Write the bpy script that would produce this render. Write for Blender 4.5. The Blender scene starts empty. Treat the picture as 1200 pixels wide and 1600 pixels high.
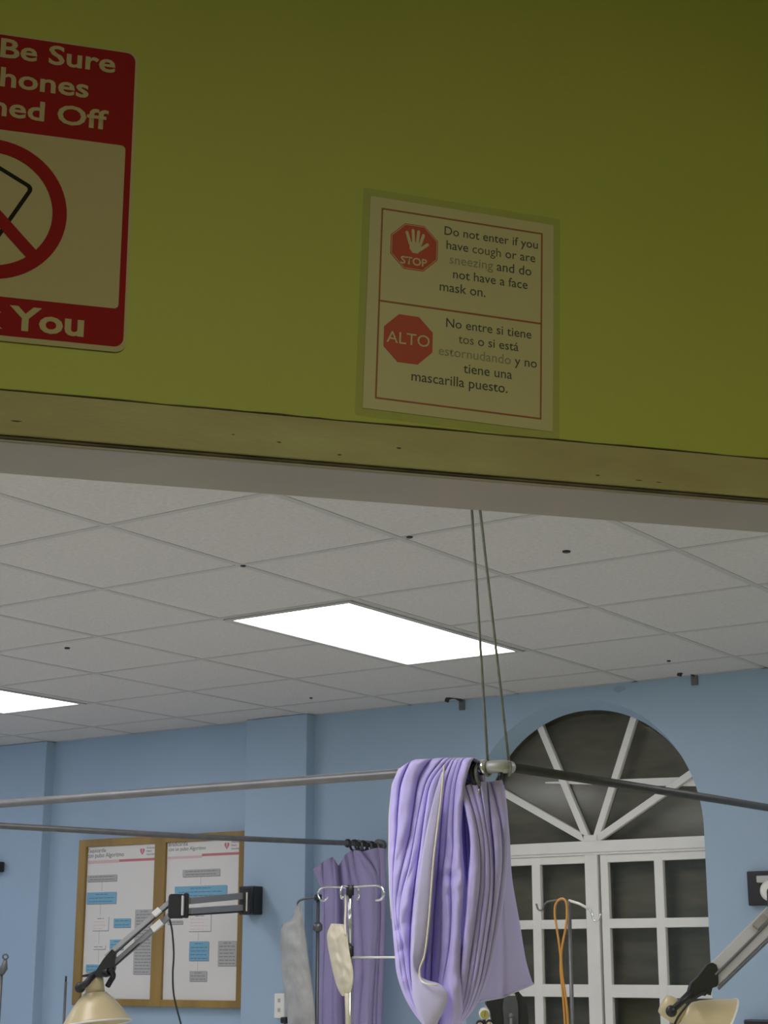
import bpy, bmesh, math, random
from mathutils import Vector, Matrix, noise
random.seed(7)
R = math.radians
SC = bpy.context.scene
COL = SC.collection

# ------------------------------------------------------------------ camera, world, exposure
FPX, PITCH, YAW, CZ = 2610.0, R(15.157), R(35.094), 1.5
cam_data = bpy.data.cameras.new('camera')
cam = bpy.data.objects.new('camera', cam_data)
COL.objects.link(cam)
cam.location = (0, 0, CZ)
cam.rotation_euler = (R(90) + PITCH, 0, YAW)
cam_data.sensor_fit = 'VERTICAL'
cam_data.sensor_height = 32.0
cam_data.lens = FPX / 1600 * 32.0
cam_data.clip_start = 0.05
SC.camera = cam
world = bpy.data.worlds.new('night')
SC.world = world
world.use_nodes = True
world.node_tree.nodes['Background'].inputs[0].default_value = (0.02, 0.022, 0.03, 1)
world.node_tree.nodes['Background'].inputs[1].default_value = 0.3
SC.view_settings.view_transform = 'Standard'
SC.view_settings.look = 'None'
SC.view_settings.exposure = 0.0
SC.view_settings.gamma = 1.0
SC.view_settings.use_curve_mapping = False
SC.cycles.use_denoising = True
SC.cycles.max_bounces = 10
SC.cycles.diffuse_bounces = 6
SC.cycles.transparent_max_bounces = 12
ROOM_LAMP = 6.4            # fluorescent troffers of the room, seen and added
LOBBY_LAMP = 26.0           # dim warm panel of the lobby

# ------------------------------------------------------------------ geometry of the place
def ray(x, y):
    u, v = (x - 600) / FPX, (800 - y) / FPX
    a, b, c = u, math.cos(PITCH) - v * math.sin(PITCH), math.sin(PITCH) + v * math.cos(PITCH)
    return Vector((a * math.cos(YAW) - b * math.sin(YAW), a * math.sin(YAW) + b * math.cos(YAW), c))
def at(x, y, Y):
    r = ray(x, y)
    return r * (Y / r.y) + Vector((0, 0, CZ))
def at_z(x, y, Z):
    r = ray(x, y)
    return r * ((Z - CZ) / r.z) + Vector((0, 0, CZ))
FWD = Vector((-math.sin(YAW) * math.cos(PITCH), math.cos(YAW) * math.cos(PITCH), math.sin(PITCH)))
VRIGHT = Vector((math.cos(YAW), math.sin(YAW), 0))
def mpp(p):
    return (Vector(p) - Vector((0, 0, CZ))).dot(FWD) / FPX
CEIL = 2.726
YB = 6.74                  # back wall
YP = 6.672                 # pilaster front
ang = R(73.8)
G = Vector((math.sin(ang) * math.cos(YAW) - math.cos(ang) * math.sin(YAW),
            math.sin(ang) * math.sin(YAW) + math.cos(ang) * math.cos(YAW), 0))   # along the lime wall
NW = Vector((G.y, -G.x, 0))                                                      # out of it, to the lobby
P0 = Vector((-math.sin(YAW), math.cos(YAW), 0)) * 2.08
UP = Vector((0, 0, 1))
def wl(s, z, n=0.0):
    return P0 + G * s + NW * n + UP * z
def frame(o, x, y):
    x, y = Vector(x).normalized(), Vector(y).normalized()
    z = x.cross(y)
    m = Matrix((x, y, z)).transposed().to_4x4()
    m.translation = Vector(o)
    return m

# ------------------------------------------------------------------ materials
MATS = {}
def mat(name, color, rough=0.6, metal=0.0, var=0.0, vscale=8.0, bump=0.0, bscale=120.0, spec=0.5,
        stretch=(1, 1, 1), color2=None, sheen=0.0, trans=0.0):
    if name in MATS: return MATS[name]
    m = bpy.data.materials.new(name); m.use_nodes = True
    nt = m.node_tree; b = nt.nodes['Principled BSDF']
    b.inputs['Base Color'].default_value = (*color, 1)
    b.inputs['Roughness'].default_value = rough
    b.inputs['Metallic'].default_value = metal
    b.inputs['Specular IOR Level'].default_value = spec
    if sheen: b.inputs['Sheen Weight'].default_value = sheen
    if var or bump or color2:
        tc = nt.nodes.new('ShaderNodeTexCoord'); mp = nt.nodes.new('ShaderNodeMapping')
        mp.inputs['Scale'].default_value = stretch
        nt.links.new(tc.outputs['Object'], mp.inputs['Vector'])
    if var or color2:
        n = nt.nodes.new('ShaderNodeTexNoise'); n.inputs['Scale'].default_value = vscale; n.inputs['Detail'].default_value = 5
        nt.links.new(mp.outputs[0], n.inputs['Vector'])
        r = nt.nodes.new('ShaderNodeValToRGB')
        c2 = color2 or tuple(c * (1 - var) for c in color)
        r.color_ramp.elements[0].position = 0.3; r.color_ramp.elements[0].color = (*c2, 1)
        r.color_ramp.elements[1].position = 0.7; r.color_ramp.elements[1].color = (*color, 1)
        nt.links.new(n.outputs['Fac'], r.inputs[0]); nt.links.new(r.outputs[0], b.inputs['Base Color'])
    if bump:
        n2 = nt.nodes.new('ShaderNodeTexNoise'); n2.inputs['Scale'].default_value = bscale; n2.inputs['Detail'].default_value = 4
        nt.links.new(mp.outputs[0], n2.inputs['Vector'])
        bp = nt.nodes.new('ShaderNodeBump'); bp.inputs['Strength'].default_value = bump; bp.inputs['Distance'].default_value = 0.01
        nt.links.new(n2.outputs['Fac'], bp.inputs['Height']); nt.links.new(bp.outputs[0], b.inputs['Normal'])
    MATS[name] = m
    return m
def emit(name, color, strength):
    m = bpy.data.materials.new(name); m.use_nodes = True
    nt = m.node_tree; nt.nodes.clear()
    e = nt.nodes.new('ShaderNodeEmission'); o = nt.nodes.new('ShaderNodeOutputMaterial')
    e.inputs[0].default_value = (*color, 1); e.inputs[1].default_value = strength
    nt.links.new(e.outputs[0], o.inputs[0]); MATS[name] = m
    return m
def glass_mat():
    m = bpy.data.materials.new('window_glass'); m.use_nodes = True
    nt = m.node_tree; nt.nodes.clear()
    o = nt.nodes.new('ShaderNodeOutputMaterial'); mx = nt.nodes.new('ShaderNodeMixShader')
    t = nt.nodes.new('ShaderNodeBsdfTransparent'); g = nt.nodes.new('ShaderNodeBsdfGlossy'); f = nt.nodes.new('ShaderNodeFresnel')
    t.inputs[0].default_value = (0.86, 0.87, 0.85, 1); g.inputs['Roughness'].default_value = 0.12; f.inputs[0].default_value = 1.45
    nt.links.new(f.outputs[0], mx.inputs[0]); nt.links.new(t.outputs[0], mx.inputs[1]); nt.links.new(g.outputs[0], mx.inputs[2])
    nt.links.new(mx.outputs[0], o.inputs[0]); MATS['glass'] = m
    return m
def film_mat(name, color, alpha, rough=0.3):
    m = mat(name, color, rough)
    m.node_tree.nodes['Principled BSDF'].inputs['Alpha'].default_value = alpha
    return m

BLUE = mat('blue_wall_paint', (0.37, 0.50, 0.66), 0.55, var=0.06, vscale=1.5, bump=0.05, bscale=60)
LIME = mat('lime_wall_paint', (0.455, 0.50, 0.066), 0.6, var=0.10, vscale=1.3, bump=0.05, bscale=90)
LIMED = mat('grubby_lime_paint', (0.44, 0.43, 0.165), 0.6, vscale=6, bump=0.08, bscale=60, stretch=(1, 1, 3.5), color2=(0.37, 0.32, 0.13))
CREAM = mat('cream_frame_paint', (0.42, 0.37, 0.28), 0.5, var=0.12, vscale=4)
GRIME = mat('grime', (0.09, 0.075, 0.035), 0.8, var=0.5, vscale=20)
TILE = mat('ceiling_tile', (0.69, 0.665, 0.645), 0.9, var=0.12, vscale=70, bump=0.35, bscale=160, spec=0.2)
TBAR = mat('ceiling_grid_metal', (0.52, 0.505, 0.49), 0.5, var=0.08, vscale=10)
FLOOR = mat('floor_vinyl', (0.80, 0.78, 0.73), 0.4, var=0.06, vscale=3)
WHITE = mat('white_window_paint', (0.86, 0.85, 0.82), 0.4, var=0.04, vscale=12)
WHITEP = mat('white_plastic', (0.80, 0.79, 0.76), 0.4)
STEEL = mat('galvanised_pipe', (0.19, 0.19, 0.195), 0.45, metal=0.4, var=0.2, vscale=14)
STEELD = mat('dull_steel_pipe', (0.19, 0.19, 0.20), 0.45, metal=0.45, var=0.25, vscale=18)
CHROME = mat('polished_steel', (0.85, 0.85, 0.85), 0.16, metal=1.0)
ALU = mat('grey_aluminium_arm', (0.33, 0.33, 0.335), 0.5, metal=0.1)
ALUL = mat('pale_aluminium_arm', (0.52, 0.51, 0.50), 0.5, metal=0.1)
BLACK = mat('black_plastic', (0.018, 0.018, 0.022), 0.42)
RUBBER = mat('black_rubber', (0.03, 0.03, 0.032), 0.7)
GREYP = mat('dark_grey_fabric', (0.10, 0.105, 0.10), 0.85, var=0.2, vscale=30)
CORD = mat('grey_green_cord', (0.24, 0.25, 0.22), 0.85, var=0.3, vscale=60)
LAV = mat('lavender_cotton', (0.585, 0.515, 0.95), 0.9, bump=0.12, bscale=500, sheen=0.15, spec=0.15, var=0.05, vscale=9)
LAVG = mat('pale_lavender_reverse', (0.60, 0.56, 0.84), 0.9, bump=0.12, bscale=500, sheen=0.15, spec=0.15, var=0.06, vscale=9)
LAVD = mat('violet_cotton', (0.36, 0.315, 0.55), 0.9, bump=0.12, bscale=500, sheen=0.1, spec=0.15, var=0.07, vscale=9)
PIPING = mat('cream_piping', (0.82, 0.77, 0.68), 0.8)
WOOD = mat('varnished_oak', (0.36, 0.225, 0.06), 0.45, var=0.35, vscale=9, stretch=(1, 1, 0.15))
PAPER = mat('white_paper', (0.70, 0.685, 0.67), 0.7)
GREYBOX = mat('printed_grey', (0.42, 0.42, 0.42), 0.7)
GREYTEXT = mat('printed_dark_grey', (0.16, 0.16, 0.17), 0.7)
SHADOWP = mat('printed_shadow_grey', (0.25, 0.25, 0.25), 0.7)
BLUEBOX = mat('printed_blue', (0.19, 0.40, 0.56), 0.7)
BLUETEXT = mat('printed_dark_blue', (0.05, 0.16, 0.28), 0.7)
PINK = mat('printed_pale_pink', (0.66, 0.46, 0.47), 0.7)
ROSE = mat('printed_rose_red', (0.52, 0.17, 0.20), 0.7)
PALEPINK = mat('printed_faint_pink', (0.68, 0.60, 0.60), 0.7)
BEIGE = mat('beige_enamel', (0.68, 0.57, 0.34), 0.28, var=0.06, vscale=12)
ENAMELW = mat('white_enamel', (0.85, 0.83, 0.78), 0.3)
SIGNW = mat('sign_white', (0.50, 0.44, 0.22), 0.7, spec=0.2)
SIGNR = mat('sign_red', (0.30, 0.012, 0.010), 0.7, spec=0.15)
SIGNK = mat('sign_black', (0.012, 0.012, 0.012), 0.7, spec=0.15)
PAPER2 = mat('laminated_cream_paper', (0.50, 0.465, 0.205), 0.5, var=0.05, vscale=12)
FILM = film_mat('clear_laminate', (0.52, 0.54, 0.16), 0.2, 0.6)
STOPR = mat('printed_stop_red', (0.44, 0.05, 0.010), 0.6)
BORDER = mat('printed_brown_border', (0.27, 0.085, 0.012), 0.6)
INK = mat('printed_black_ink', (0.045, 0.05, 0.03), 0.6)
FADED = mat('printed_faded_ink', (0.25, 0.25, 0.13), 0.6)
HALF = mat('printed_grey_ink', (0.13, 0.12, 0.05), 0.6)
BROWN = mat('dark_backdrop_behind_glass', (0.34, 0.30, 0.22), 0.7, vscale=5, stretch=(1, 1, 4), color2=(0.20, 0.195, 0.15))
BAG = mat('creamy_plastic_bag', (0.80, 0.74, 0.58), 0.4, var=0.12, vscale=14, bump=0.2, bscale=40)
CLEARBAG = mat('cloudy_grey_plastic', (0.56, 0.56, 0.56), 0.3, var=0.3, vscale=12, bump=0.4, bscale=25)
CLEARBAG.node_tree.nodes['Principled BSDF'].inputs['Alpha'].default_value = 0.82
ORANGE = mat('orange_tube', (0.62, 0.30, 0.06), 0.4)
YELLOW = mat('yellow_dial', (0.50, 0.45, 0.09), 0.4)
glass_mat()
emit('troffer_glow', (1.0, 0.965, 0.975), ROOM_LAMP)
emit('lobby_glow', (1.0, 0.95, 0.66), LOBBY_LAMP)

# ------------------------------------------------------------------ builders
def origin(o):
    v = Vector((0, 0, 0))
    while o: v += o.location; o = o.parent
    return v
def tag(o, label, cat, group=None):
    o['label'] = label; o['category'] = cat
    if group: o['group'] = group
    return o
def thing(name, label, cat, loc, group=None):
    o = bpy.data.objects.new(name, None); COL.objects.link(o)
    o.location = loc; o.empty_display_size = 0.05
    return tag(o, label, cat, group)
def structure(o, label=None):
    o['kind'] = 'structure'
    if label: o['label'] = label
    return o
class MB:
    def __init__(s): s.bm = bmesh.new(); s.mats = []; s.cur = 0
    def use(s, m):
        if m not in s.mats: s.mats.append(m)
        s.cur = s.mats.index(m); return s
    def _f(s, vs, smooth=False):
        try: f = s.bm.faces.new(vs)
        except ValueError: return None
        f.material_index = s.cur; f.smooth = smooth; return f
    def _merge(s, b, smooth):
        vm = {v: s.bm.verts.new(v.co) for v in b.verts}
        for f in b.faces: s._f([vm[v] for v in f.verts], smooth)
        b.free()
    def box(s, c, size, bev=0.0, m=None, seg=2):
        b = bmesh.new(); bmesh.ops.create_cube(b, size=1)
        bmesh.ops.scale(b, vec=Vector(size), verts=b.verts)
        if bev: bmesh.ops.bevel(b, geom=b.edges[:], offset=bev, segments=seg, affect='EDGES', profile=0.5)
        mm = (m or Matrix.Identity(4)) @ Matrix.Translation(Vector(c)) if m else Matrix.Translation(Vector(c))
        bmesh.ops.transform(b, matrix=mm, verts=b.verts)
        s._merge(b, False); return s
    def span(s, a, b, bev=0.0):
        a, b = Vector(a), Vector(b)
        return s.box((a + b) / 2, [abs(q) for q in (b - a)], bev)
    def bar(s, p, q, w, h, side=(0, 0, 1), bev=0.0):      # a bar p->q, h along side, w across
        p, q = Vector(p), Vector(q); x = (q - p).normalized(); y = Vector(side); y = (y - x * y.dot(x)).normalized()
        return s.box((0, 0, 0), ((q - p).length, h, w), bev, frame((p + q) / 2, x, y))
    def tube(s, pts, r, seg=10, cap=True):
        pts = [Vector(p) for p in pts]; n = len(pts)
        rr = r if isinstance(r, (list, tuple)) else [r] * n
        ref = None; rings = []
        for i, p in enumerate(pts):
            t = (pts[min(i + 1, n - 1)] - pts[max(i - 1, 0)]).normalized()
            if ref is None:
                ref = t.orthogonal().normalized()
            ref = (ref - t * ref.dot(t)).normalized(); b = t.cross(ref)
            rings.append([s.bm.verts.new(p + (ref * math.cos(2 * math.pi * k / seg) + b * math.sin(2 * math.pi * k / seg)) * rr[i]) for k in range(seg)])
        for a, b in zip(rings, rings[1:]):
            for k in range(seg): s._f([a[k], a[(k + 1) % seg], b[(k + 1) % seg], b[k]], True)
        if cap: s._f(rings[0][::-1]); s._f(rings[-1])
        return s
    def ring(s, c, normal, R_, r, seg=24, sub=8, a0=0, a1=360):
        n = Vector(normal).normalized(); x = n.orthogonal().normalized(); y = n.cross(x)
        pts = [Vector(c) + (x * math.cos(R(a0 + (a1 - a0) * k / seg)) + y * math.sin(R(a0 + (a1 - a0) * k / seg))) * R_ for k in range(seg + 1)]
        return s.tube(pts, r, sub)
    def lathe(s, o, axis, prof, seg=40):                 # prof: (distance along axis, radius)
        ax = Vector(axis).normalized(); x = ax.orthogonal().normalized(); y = ax.cross(x)
        rings = [[s.bm.verts.new(Vector(o) + ax * d + (x * math.cos(2 * math.pi * k / seg) + y * math.sin(2 * math.pi * k / seg)) * max(r, 1e-4)) for k in range(seg)] for d, r in prof]
        for a, b in zip(rings, rings[1:]):
            for k in range(seg): s._f([a[k], a[(k + 1) % seg], b[(k + 1) % seg], b[k]], True)
        s._f(rings[0][::-1]); s._f(rings[-1]); return s
    def poly(s, pts, smooth=False):
        s._f([s.bm.verts.new(Vector(p)) for p in pts], smooth); return s
    def plate(s, pts2, m, t, z=0.0):                     # 2D outline in the frame m, thickness t
        a = [s.bm.verts.new(m @ Vector((x, y, z))) for x, y in pts2]; b = [s.bm.verts.new(m @ Vector((x, y, z + t))) for x, y in pts2]
        s._f(b); s._f(a[::-1]); n = len(a)
        for i in range(n): s._f([a[i], a[(i + 1) % n], b[(i + 1) % n], b[i]])
        return s
    def band(s, outer, inner, m, t, z=0.0):              # closed ring between two outlines
        def vs(p, zz): return [s.bm.verts.new(m @ Vector((x, y, zz))) for x, y in p]
        o0, i0, o1, i1 = vs(outer, z), vs(inner, z), vs(outer, z + t), vs(inner, z + t); n = len(outer)
        for i in range(n):
            j = (i + 1) % n
            s._f([o1[i], o1[j], i1[j], i1[i]]); s._f([o0[i], i0[i], i0[j], o0[j]])
            s._f([o0[i], o0[j], o1[j], o1[i]]); s._f([i0[i], i1[i], i1[j], i0[j]])
        return s
    def grid(s, rows, smooth=True):
        vs = [[s.bm.verts.new(Vector(p)) for p in r] for r in rows]
        for a, b in zip(vs, vs[1:]):
            for k in range(len(a) - 1): s._f([a[k], a[k + 1], b[k + 1], b[k]], smooth)
        return s
    def ball(s, c, r, sc=(1, 1, 1)):
        b = bmesh.new(); bmesh.ops.create_uvsphere(b, u_segments=16, v_segments=10, radius=r)
        bmesh.ops.scale(b, vec=Vector(sc), verts=b.verts); bmesh.ops.translate(b, vec=Vector(c), verts=b.verts)
        s._merge(b, True); return s
    def build(s, name, m=None, parent=None):
        if m: s.mats = [m] + [q for q in s.mats if q is not m] if not s.mats else s.mats
        me = bpy.data.meshes.new(name); off = origin(parent)
        for v in s.bm.verts: v.co -= off
        bmesh.ops.recalc_face_normals(s.bm, faces=s.bm.faces)
        s.bm.to_mesh(me); s.bm.free()
        for q in (s.mats or [m]): me.materials.append(q)
        o = bpy.data.objects.new(name, me); COL.objects.link(o)
        if parent: o.parent = parent
        return o
def rrect(w, h, r, n=5, cx=0, cy=0):
    p = []
    for sx, sy, a in ((1, 1, 0), (-1, 1, 90), (-1, -1, 180), (1, -1, 270)):
        for k in range(n + 1):
            t = R(a + 90 * k / n); p.append((cx + sx * (w / 2 - r) + r * math.cos(t), cy + sy * (h / 2 - r) + r * math.sin(t)))
    return p
def rect(w, h, cx=0, cy=0):
    return [(cx + w / 2, cy + h / 2), (cx - w / 2, cy + h / 2), (cx - w / 2, cy - h / 2), (cx + w / 2, cy - h / 2)]
def circ(r, n=64, cx=0, cy=0):
    return [(cx + r * math.cos(2 * math.pi * k / n), cy + r * math.sin(2 * math.pi * k / n)) for k in range(n)]
def octa(r, cx=0, cy=0):
    return [(cx + r / math.cos(R(22.5)) * math.cos(R(22.5 + 45 * k)), cy + r / math.cos(R(22.5)) * math.sin(R(22.5 + 45 * k))) for k in range(8)]
def text(name, body, m, parent, mats, size=None, width=None, align='LEFT', bold=0.0, z=0.0, idx=None, ysc=1.0):
    cu = bpy.data.curves.new('lettering', 'FONT'); cu.body = body; cu.size = 1.0; cu.offset = bold
    cu.extrude = 0.0; cu.resolution_u = 3
    for q in mats: cu.materials.append(q)
    if idx:
        for i, k in enumerate(idx): cu.body_format[i].material_index = k
    tmp = bpy.data.objects.new('lettering', cu); COL.objects.link(tmp)
    dg = bpy.context.evaluated_depsgraph_get(); dg.update()
    me = bpy.data.meshes.new_from_object(tmp.evaluated_get(dg)); me.name = name
    bpy.data.objects.remove(tmp)
    xs = [v.co.x for v in me.vertices]; x0, x1 = min(xs), max(xs)
    k = size if size else width / (x1 - x0)
    sh = {'LEFT': x0, 'RIGHT': x1, 'CENTER': (x0 + x1) / 2}[align]
    off = origin(parent)
    for v in me.vertices: v.co = m @ Vector(((v.co.x - sh) * k, v.co.y * k * ysc, z)) - off
    if not me.materials:
        for q in mats: me.materials.append(q)
    o = bpy.data.objects.new(name, me); COL.objects.link(o); o.parent = parent
    return o
def smooth_path(pts, n=8):
    P = [Vector(p) for p in pts]; out = []
    for i in range(len(P) - 1):
        a, b, c, d = P[max(i - 1, 0)], P[i], P[i + 1], P[min(i + 2, len(P) - 1)]
        for k in range(n):
            t = k / n
            out.append(0.5 * ((2 * b) + (c - a) * t + (2 * a - 5 * b + 4 * c - d) * t * t + (3 * b - a - 3 * c + d) * t ** 3))
    return out + [P[-1]]

# ------------------------------------------------------------------ the room shell
XL, XR, YN = -9.0, 1.486, -0.638
cA, cB = wl(4.29, 0), wl(-3.0, 0)
poly_room = [(cA.x, cA.y), (XR, YB), (XL, YB), (XL, cB.y), (cB.x, cB.y)]
def lift(p, z): return [(x, y, z) for x, y in p]
fl = MB(); fl.poly(lift(poly_room, 0))
structure(fl.build('floor', FLOOR))
structure(MB().poly([wl(4.29, 0), wl(-3, 0), wl(-3, 0, 4.5), wl(4.29, 0, 4.5)]).build('floor_lobby', mat('lobby_floor_tiles', (0.20, 0.19, 0.185), 0.5, var=0.1, vscale=3)))
ce = MB(); ce.poly(lift(poly_room, CEIL + 0.0016)); ceiling = structure(ce.build('ceiling', TILE), 'white suspended tile ceiling of the ward')
GX = [-2.738 - 0.613 * k for k in range(-7, 11)]
GY = [4.585 + 0.608 * k for k in range(-9, 4)]
gb = MB()
def on_room_side(x, y): return (Vector((x, y, 0)) - P0).dot(NW) < -0.15
for x in GX:
    if x > XR: continue
    y0 = YN + 0.02
    if x > cB.x: y0 = P0.y + (x - P0.x) * G.y / G.x + 0.2
    if y0 < YB - 0.05: gb.span((x - 0.012, y0, CEIL), (x + 0.012, YB, CEIL + 0.0016))
for y in GY:
    if y < YN or y > YB: continue
    x1 = P0.x + (y - P0.y) * G.x / G.y - 0.2
    gb.span((XL, y - 0.012, CEIL + 0.0002), (min(x1, XR), y + 0.012, CEIL + 0.0018))
gb.span((XL, YB - 0.02, CEIL), (XR, YB, CEIL + 0.0016))
gb.build('ceiling_grid', TBAR, ceiling)
# back wall with the arched window opening
CX, CZW, RO, RI, YG = -3.667, 2.062, 0.609, 0.574, 6.85
SILL = 0.72
wb = MB().use(BLUE)
def arc(r, y, n=48, cx=CX, cz=CZW): return [(cx + r * math.cos(math.pi * k / n), y, cz + r * math.sin(math.pi * k / n)) for k in range(n + 1)]
wb.poly([(XL, YB, 0), (CX - RO, YB, 0), (CX - RO, YB, CZW), (CX - RO, YB, 3.0), (XL, YB, 3.0)])
wb.poly([(CX + RO, YB, 0), (XR, YB, 0), (XR, YB, 3.0), (CX + RO, YB, 3.0), (CX + RO, YB, CZW)])
wb.poly([(CX - RO, YB, 0), (CX + RO, YB, 0), (CX + RO, YB, SILL), (CX - RO, YB, SILL)])
a = arc(RO, YB)
for p, q in zip(a, a[1:]): wb.poly([p, (p[0], YB, 3.0), (q[0], YB, 3.0), q])
b = arc(RI, YG)
wb.grid([a, b])
wb.grid([[(CX - RO, YB, SILL), (CX - RO, YB, CZW)], [(CX - RI, YG, SILL), (CX - RI, YG, CZW)]], False)
wb.grid([[(CX + RO, YB, SILL), (CX + RO, YB, CZW)], [(CX + RI, YG, SILL), (CX + RI, YG, CZW)]], False)
wb.poly([(CX - RO, YB, SILL), (CX + RO, YB, SILL), (CX + RI, YG, SILL), (CX - RI, YG, SILL)])
structure(wb.build('wall_back', BLUE), 'pale blue back wall with arched window opening')
for x0, x1 in ((-5.56, -5.165), (-7.6, -7.03)):
    structure(MB().span((x0, YP, 0), (x1, YB + 0.01, CEIL), 0.004).build('pilaster', BLUE), 'blue painted pilaster on back wall')
structure(MB().poly([(XL, YN, 0), (XL, YB, 0), (XL, YB, 3), (XL, YN, 3)]).build('wall_left', BLUE))
structure(MB().poly([(XR, cA.y, 0), (XR, YB, 0), (XR, YB, 3), (XR, cA.y, 3)]).build('wall_right', BLUE))
structure(MB().poly([(XL, YN, 0), (cB.x, YN, 0), (cB.x, YN, 3), (XL, YN, 3)]).build('wall_near', BLUE))
# lime wall with the wide doorway
S0, S1, LINT, TH, HL = -0.80, 0.90, 2.117, 0.145, 3.2
wf = MB()
def wbox(s0, s1, z0, z1, n0, n1, bev=0.0, mb=None):
    (mb or wf).box((0, 0, 0), (s1 - s0, z1 - z0, n1 - n0), bev, frame(wl((s0 + s1) / 2, (z0 + z1) / 2, (n0 + n1) / 2), G, UP))
wbox(-3.0, S0, 0, HL, -TH, 0); wbox(S1, 4.29, 0, HL, -TH, 0); wbox(S0, S1, 2.183, HL, -TH, 0)
wall_front = structure(wf.build('wall_front', LIME), 'lime green wall over the doorway')
cm = MB()
wbox(S0 - 0.065, S1 + 0.065, 2.1255, 2.1815, -0.03, 0.0012, 0.001, cm)
wbox(S0 - 0.065, S0, 0, 2.1255, -0.03, 0.0012, 0.001, cm); wbox(S1, S1 + 0.065, 0, 2.1255, -0.03, 0.0012, 0.001, cm)
trim = structure(cm.build('trim_1', LIMED), 'grubby green header board over the doorway')
sm = MB()
wbox(S0, S1, LINT, 2.1835, -TH, -0.006, 0.0015, sm)
wbox(S0, S0 + 0.02, 0, LINT, -TH, -0.006, 0.0015, sm); wbox(S1 - 0.02, S1, 0, LINT, -TH, -0.006, 0.0015, sm)
structure(sm.build('trim_2', CREAM), 'cream painted lintel lining of the doorway')
gm = MB()
wbox(S0, S1, 2.1215, 2.1265, -0.006, -0.0035, 0, gm)  # brown strip that paints the shade in the groove under the header
gm.build('groove_shade', mat('brown_groove_shade', (0.17, 0.14, 0.075), 0.8, vscale=14, color2=(0.06, 0.05, 0.025)), trim)
ck = MB(); top, bot = [], []
for i in range(161):
    s = S0 + (S1 - S0) * i / 160
    z = 2.1824 + 0.0012 * noise.noise((s * 9, 0, 0)) + 0.0005 * noise.noise((s * 40, 3, 0)); w = 0.0008 + 0.0005 * noise.noise((s * 25, 7, 0)) 
    top.append(wl(s, z + w, 0.0018)); bot.append(wl(s, z - w, 0.0018))
ck.grid([top, bot], False).build('crack', GRIME, wall_front)
mk = MB()
for s, z, w, h in ((0.02, 2.151, .006, .0022), (-0.14, 2.145, .006, .0016), (-0.06, 2.135, .005, .0016), (0.30, 2.137, .006, .0016), (.36, 2.135, .010, .001), (.39, 2.1345, .008, .001), (-.47, 2.143, .012, .0016), (-.2, 2.15, .004, .001)):
    mk.plate([(w / 2 * math.cos(t) * (1 + .3 * math.sin(3 * t)), h / 2 * math.sin(t)) for t in [2 * math.pi * k / 14 for k in range(14)]], frame(wl(s, z, 0.0012), G, UP), 0.0004)
mk.build('paint_chips', GRIME, trim)
# lobby around the camera
lb = [(-3.0, 0), (-3.0, 4.5), (4.29, 4.5), (4.29, 0)]
for nm, (p, q) in zip(('wall_lobby_left', 'wall_lobby_rear', 'wall_lobby_right'), zip(lb, lb[1:])):
    structure(MB().poly([wl(p[0], 0, p[1]), wl(q[0], 0, q[1]), wl(q[0], HL, q[1]), wl(p[0], HL, p[1])]).build(nm, mat('lobby_wall_paint', (0.30, 0.30, 0.30), 0.6)))
structure(MB().poly([wl(s, HL, n) for s, n in lb]).build('ceiling_lobby', TILE))

# ------------------------------------------------------------------ ceiling lights
def troffer(x0, x1, y0, y1, label, group):
    t = thing('ceiling_light', label, 'ceiling light', ((x0 + x1) / 2, (y0 + y1) / 2, CEIL), group)
    m = frame(((x0 + x1) / 2, (y0 + y1) / 2, CEIL - 0.004), (1, 0, 0), (0, -1, 0))
    w, h = x1 - x0, y1 - y0
    MB().band(rect(w, h), rect(w - 0.05, h - 0.05), m, 0.004, -0.004).build('light_frame', TBAR, t)
    MB().plate(rect(w - 0.05, h - 0.05), m, 0.002, -0.0055).build('diffuser', MATS['troffer_glow'], t)
    return t
troffer(-3.955, -3.375, 4.60, 5.79, 'large white ceiling light panel above the blue curtain, fully in view', 'ceiling light panels')
troffer(-6.42 , -5.84, 4.60, 5.79, 'ceiling light panel cut off by the left edge of the photo', 'ceiling light panels')
for x0, y0 in ((-1.49, 4.60), (-2.72, 1.50), (-3.33, 1.50), (-3.945, 1.50), (-4.56, 2.16), (-6.42, 2.16), (-8.87, 4.60), (-8.87, 2.16), (-6.42, -0.28), (-0.29, 4.60)):  # unseen panels, some added off the regular layout to light the curtain
    troffer(x0, x0 + 0.58, y0, y0 + 1.19, 'unseen ceiling light panel', 'ceiling light panels out of view')
lt = thing('lobby_light', 'warm dim ceiling panel of the lobby behind the camera', 'ceiling light', wl(0.1, HL, 2.7))
MB().box((0, 0, 0), (1.2, 0.6, 0.03), 0.004, frame(wl(0.1, HL - 0.016, 2.7), G, NW)).build('housing', WHITEP, lt)
MB().box((0, 0, 0), (1.1, 0.5, 0.006), 0, frame(wl(0.1, HL - 0.035, 2.7), G, NW)).build('diffuser', MATS['lobby_glow'], lt)
# small dark fittings in the tiles
for px, py, r, lab in ((885, 861, .0125, 'dark round plug in the ceiling tile right of the cords'),
                       (105, 1012, .011, 'dark round plug in the ceiling tile above the left light panel'),
                       (380, 883, .009, 'small dark plug beside the grid crossing above the large light panel'),
                       (640, 838, .010, 'small dark plug just under the door lintel, left of the cords'),
                       (1045, 1032, .008, 'small faint plug in the ceiling tile near the right wall hook'),
                       (486, 1090, .007, 'small faint plug in the ceiling tile above the left pilaster')):
    p = at_z(px, py, CEIL + 0.0016)
    o = MB().lathe((0, 0, 0), (0, 0, -1), [(0, r), (0.004, r), (0.006, r * 0.6)], 20).build('ceiling_plug', BLACK)
    o.location = p; tag(o, lab, 'ceiling plug', 'ceiling plugs')

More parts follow.
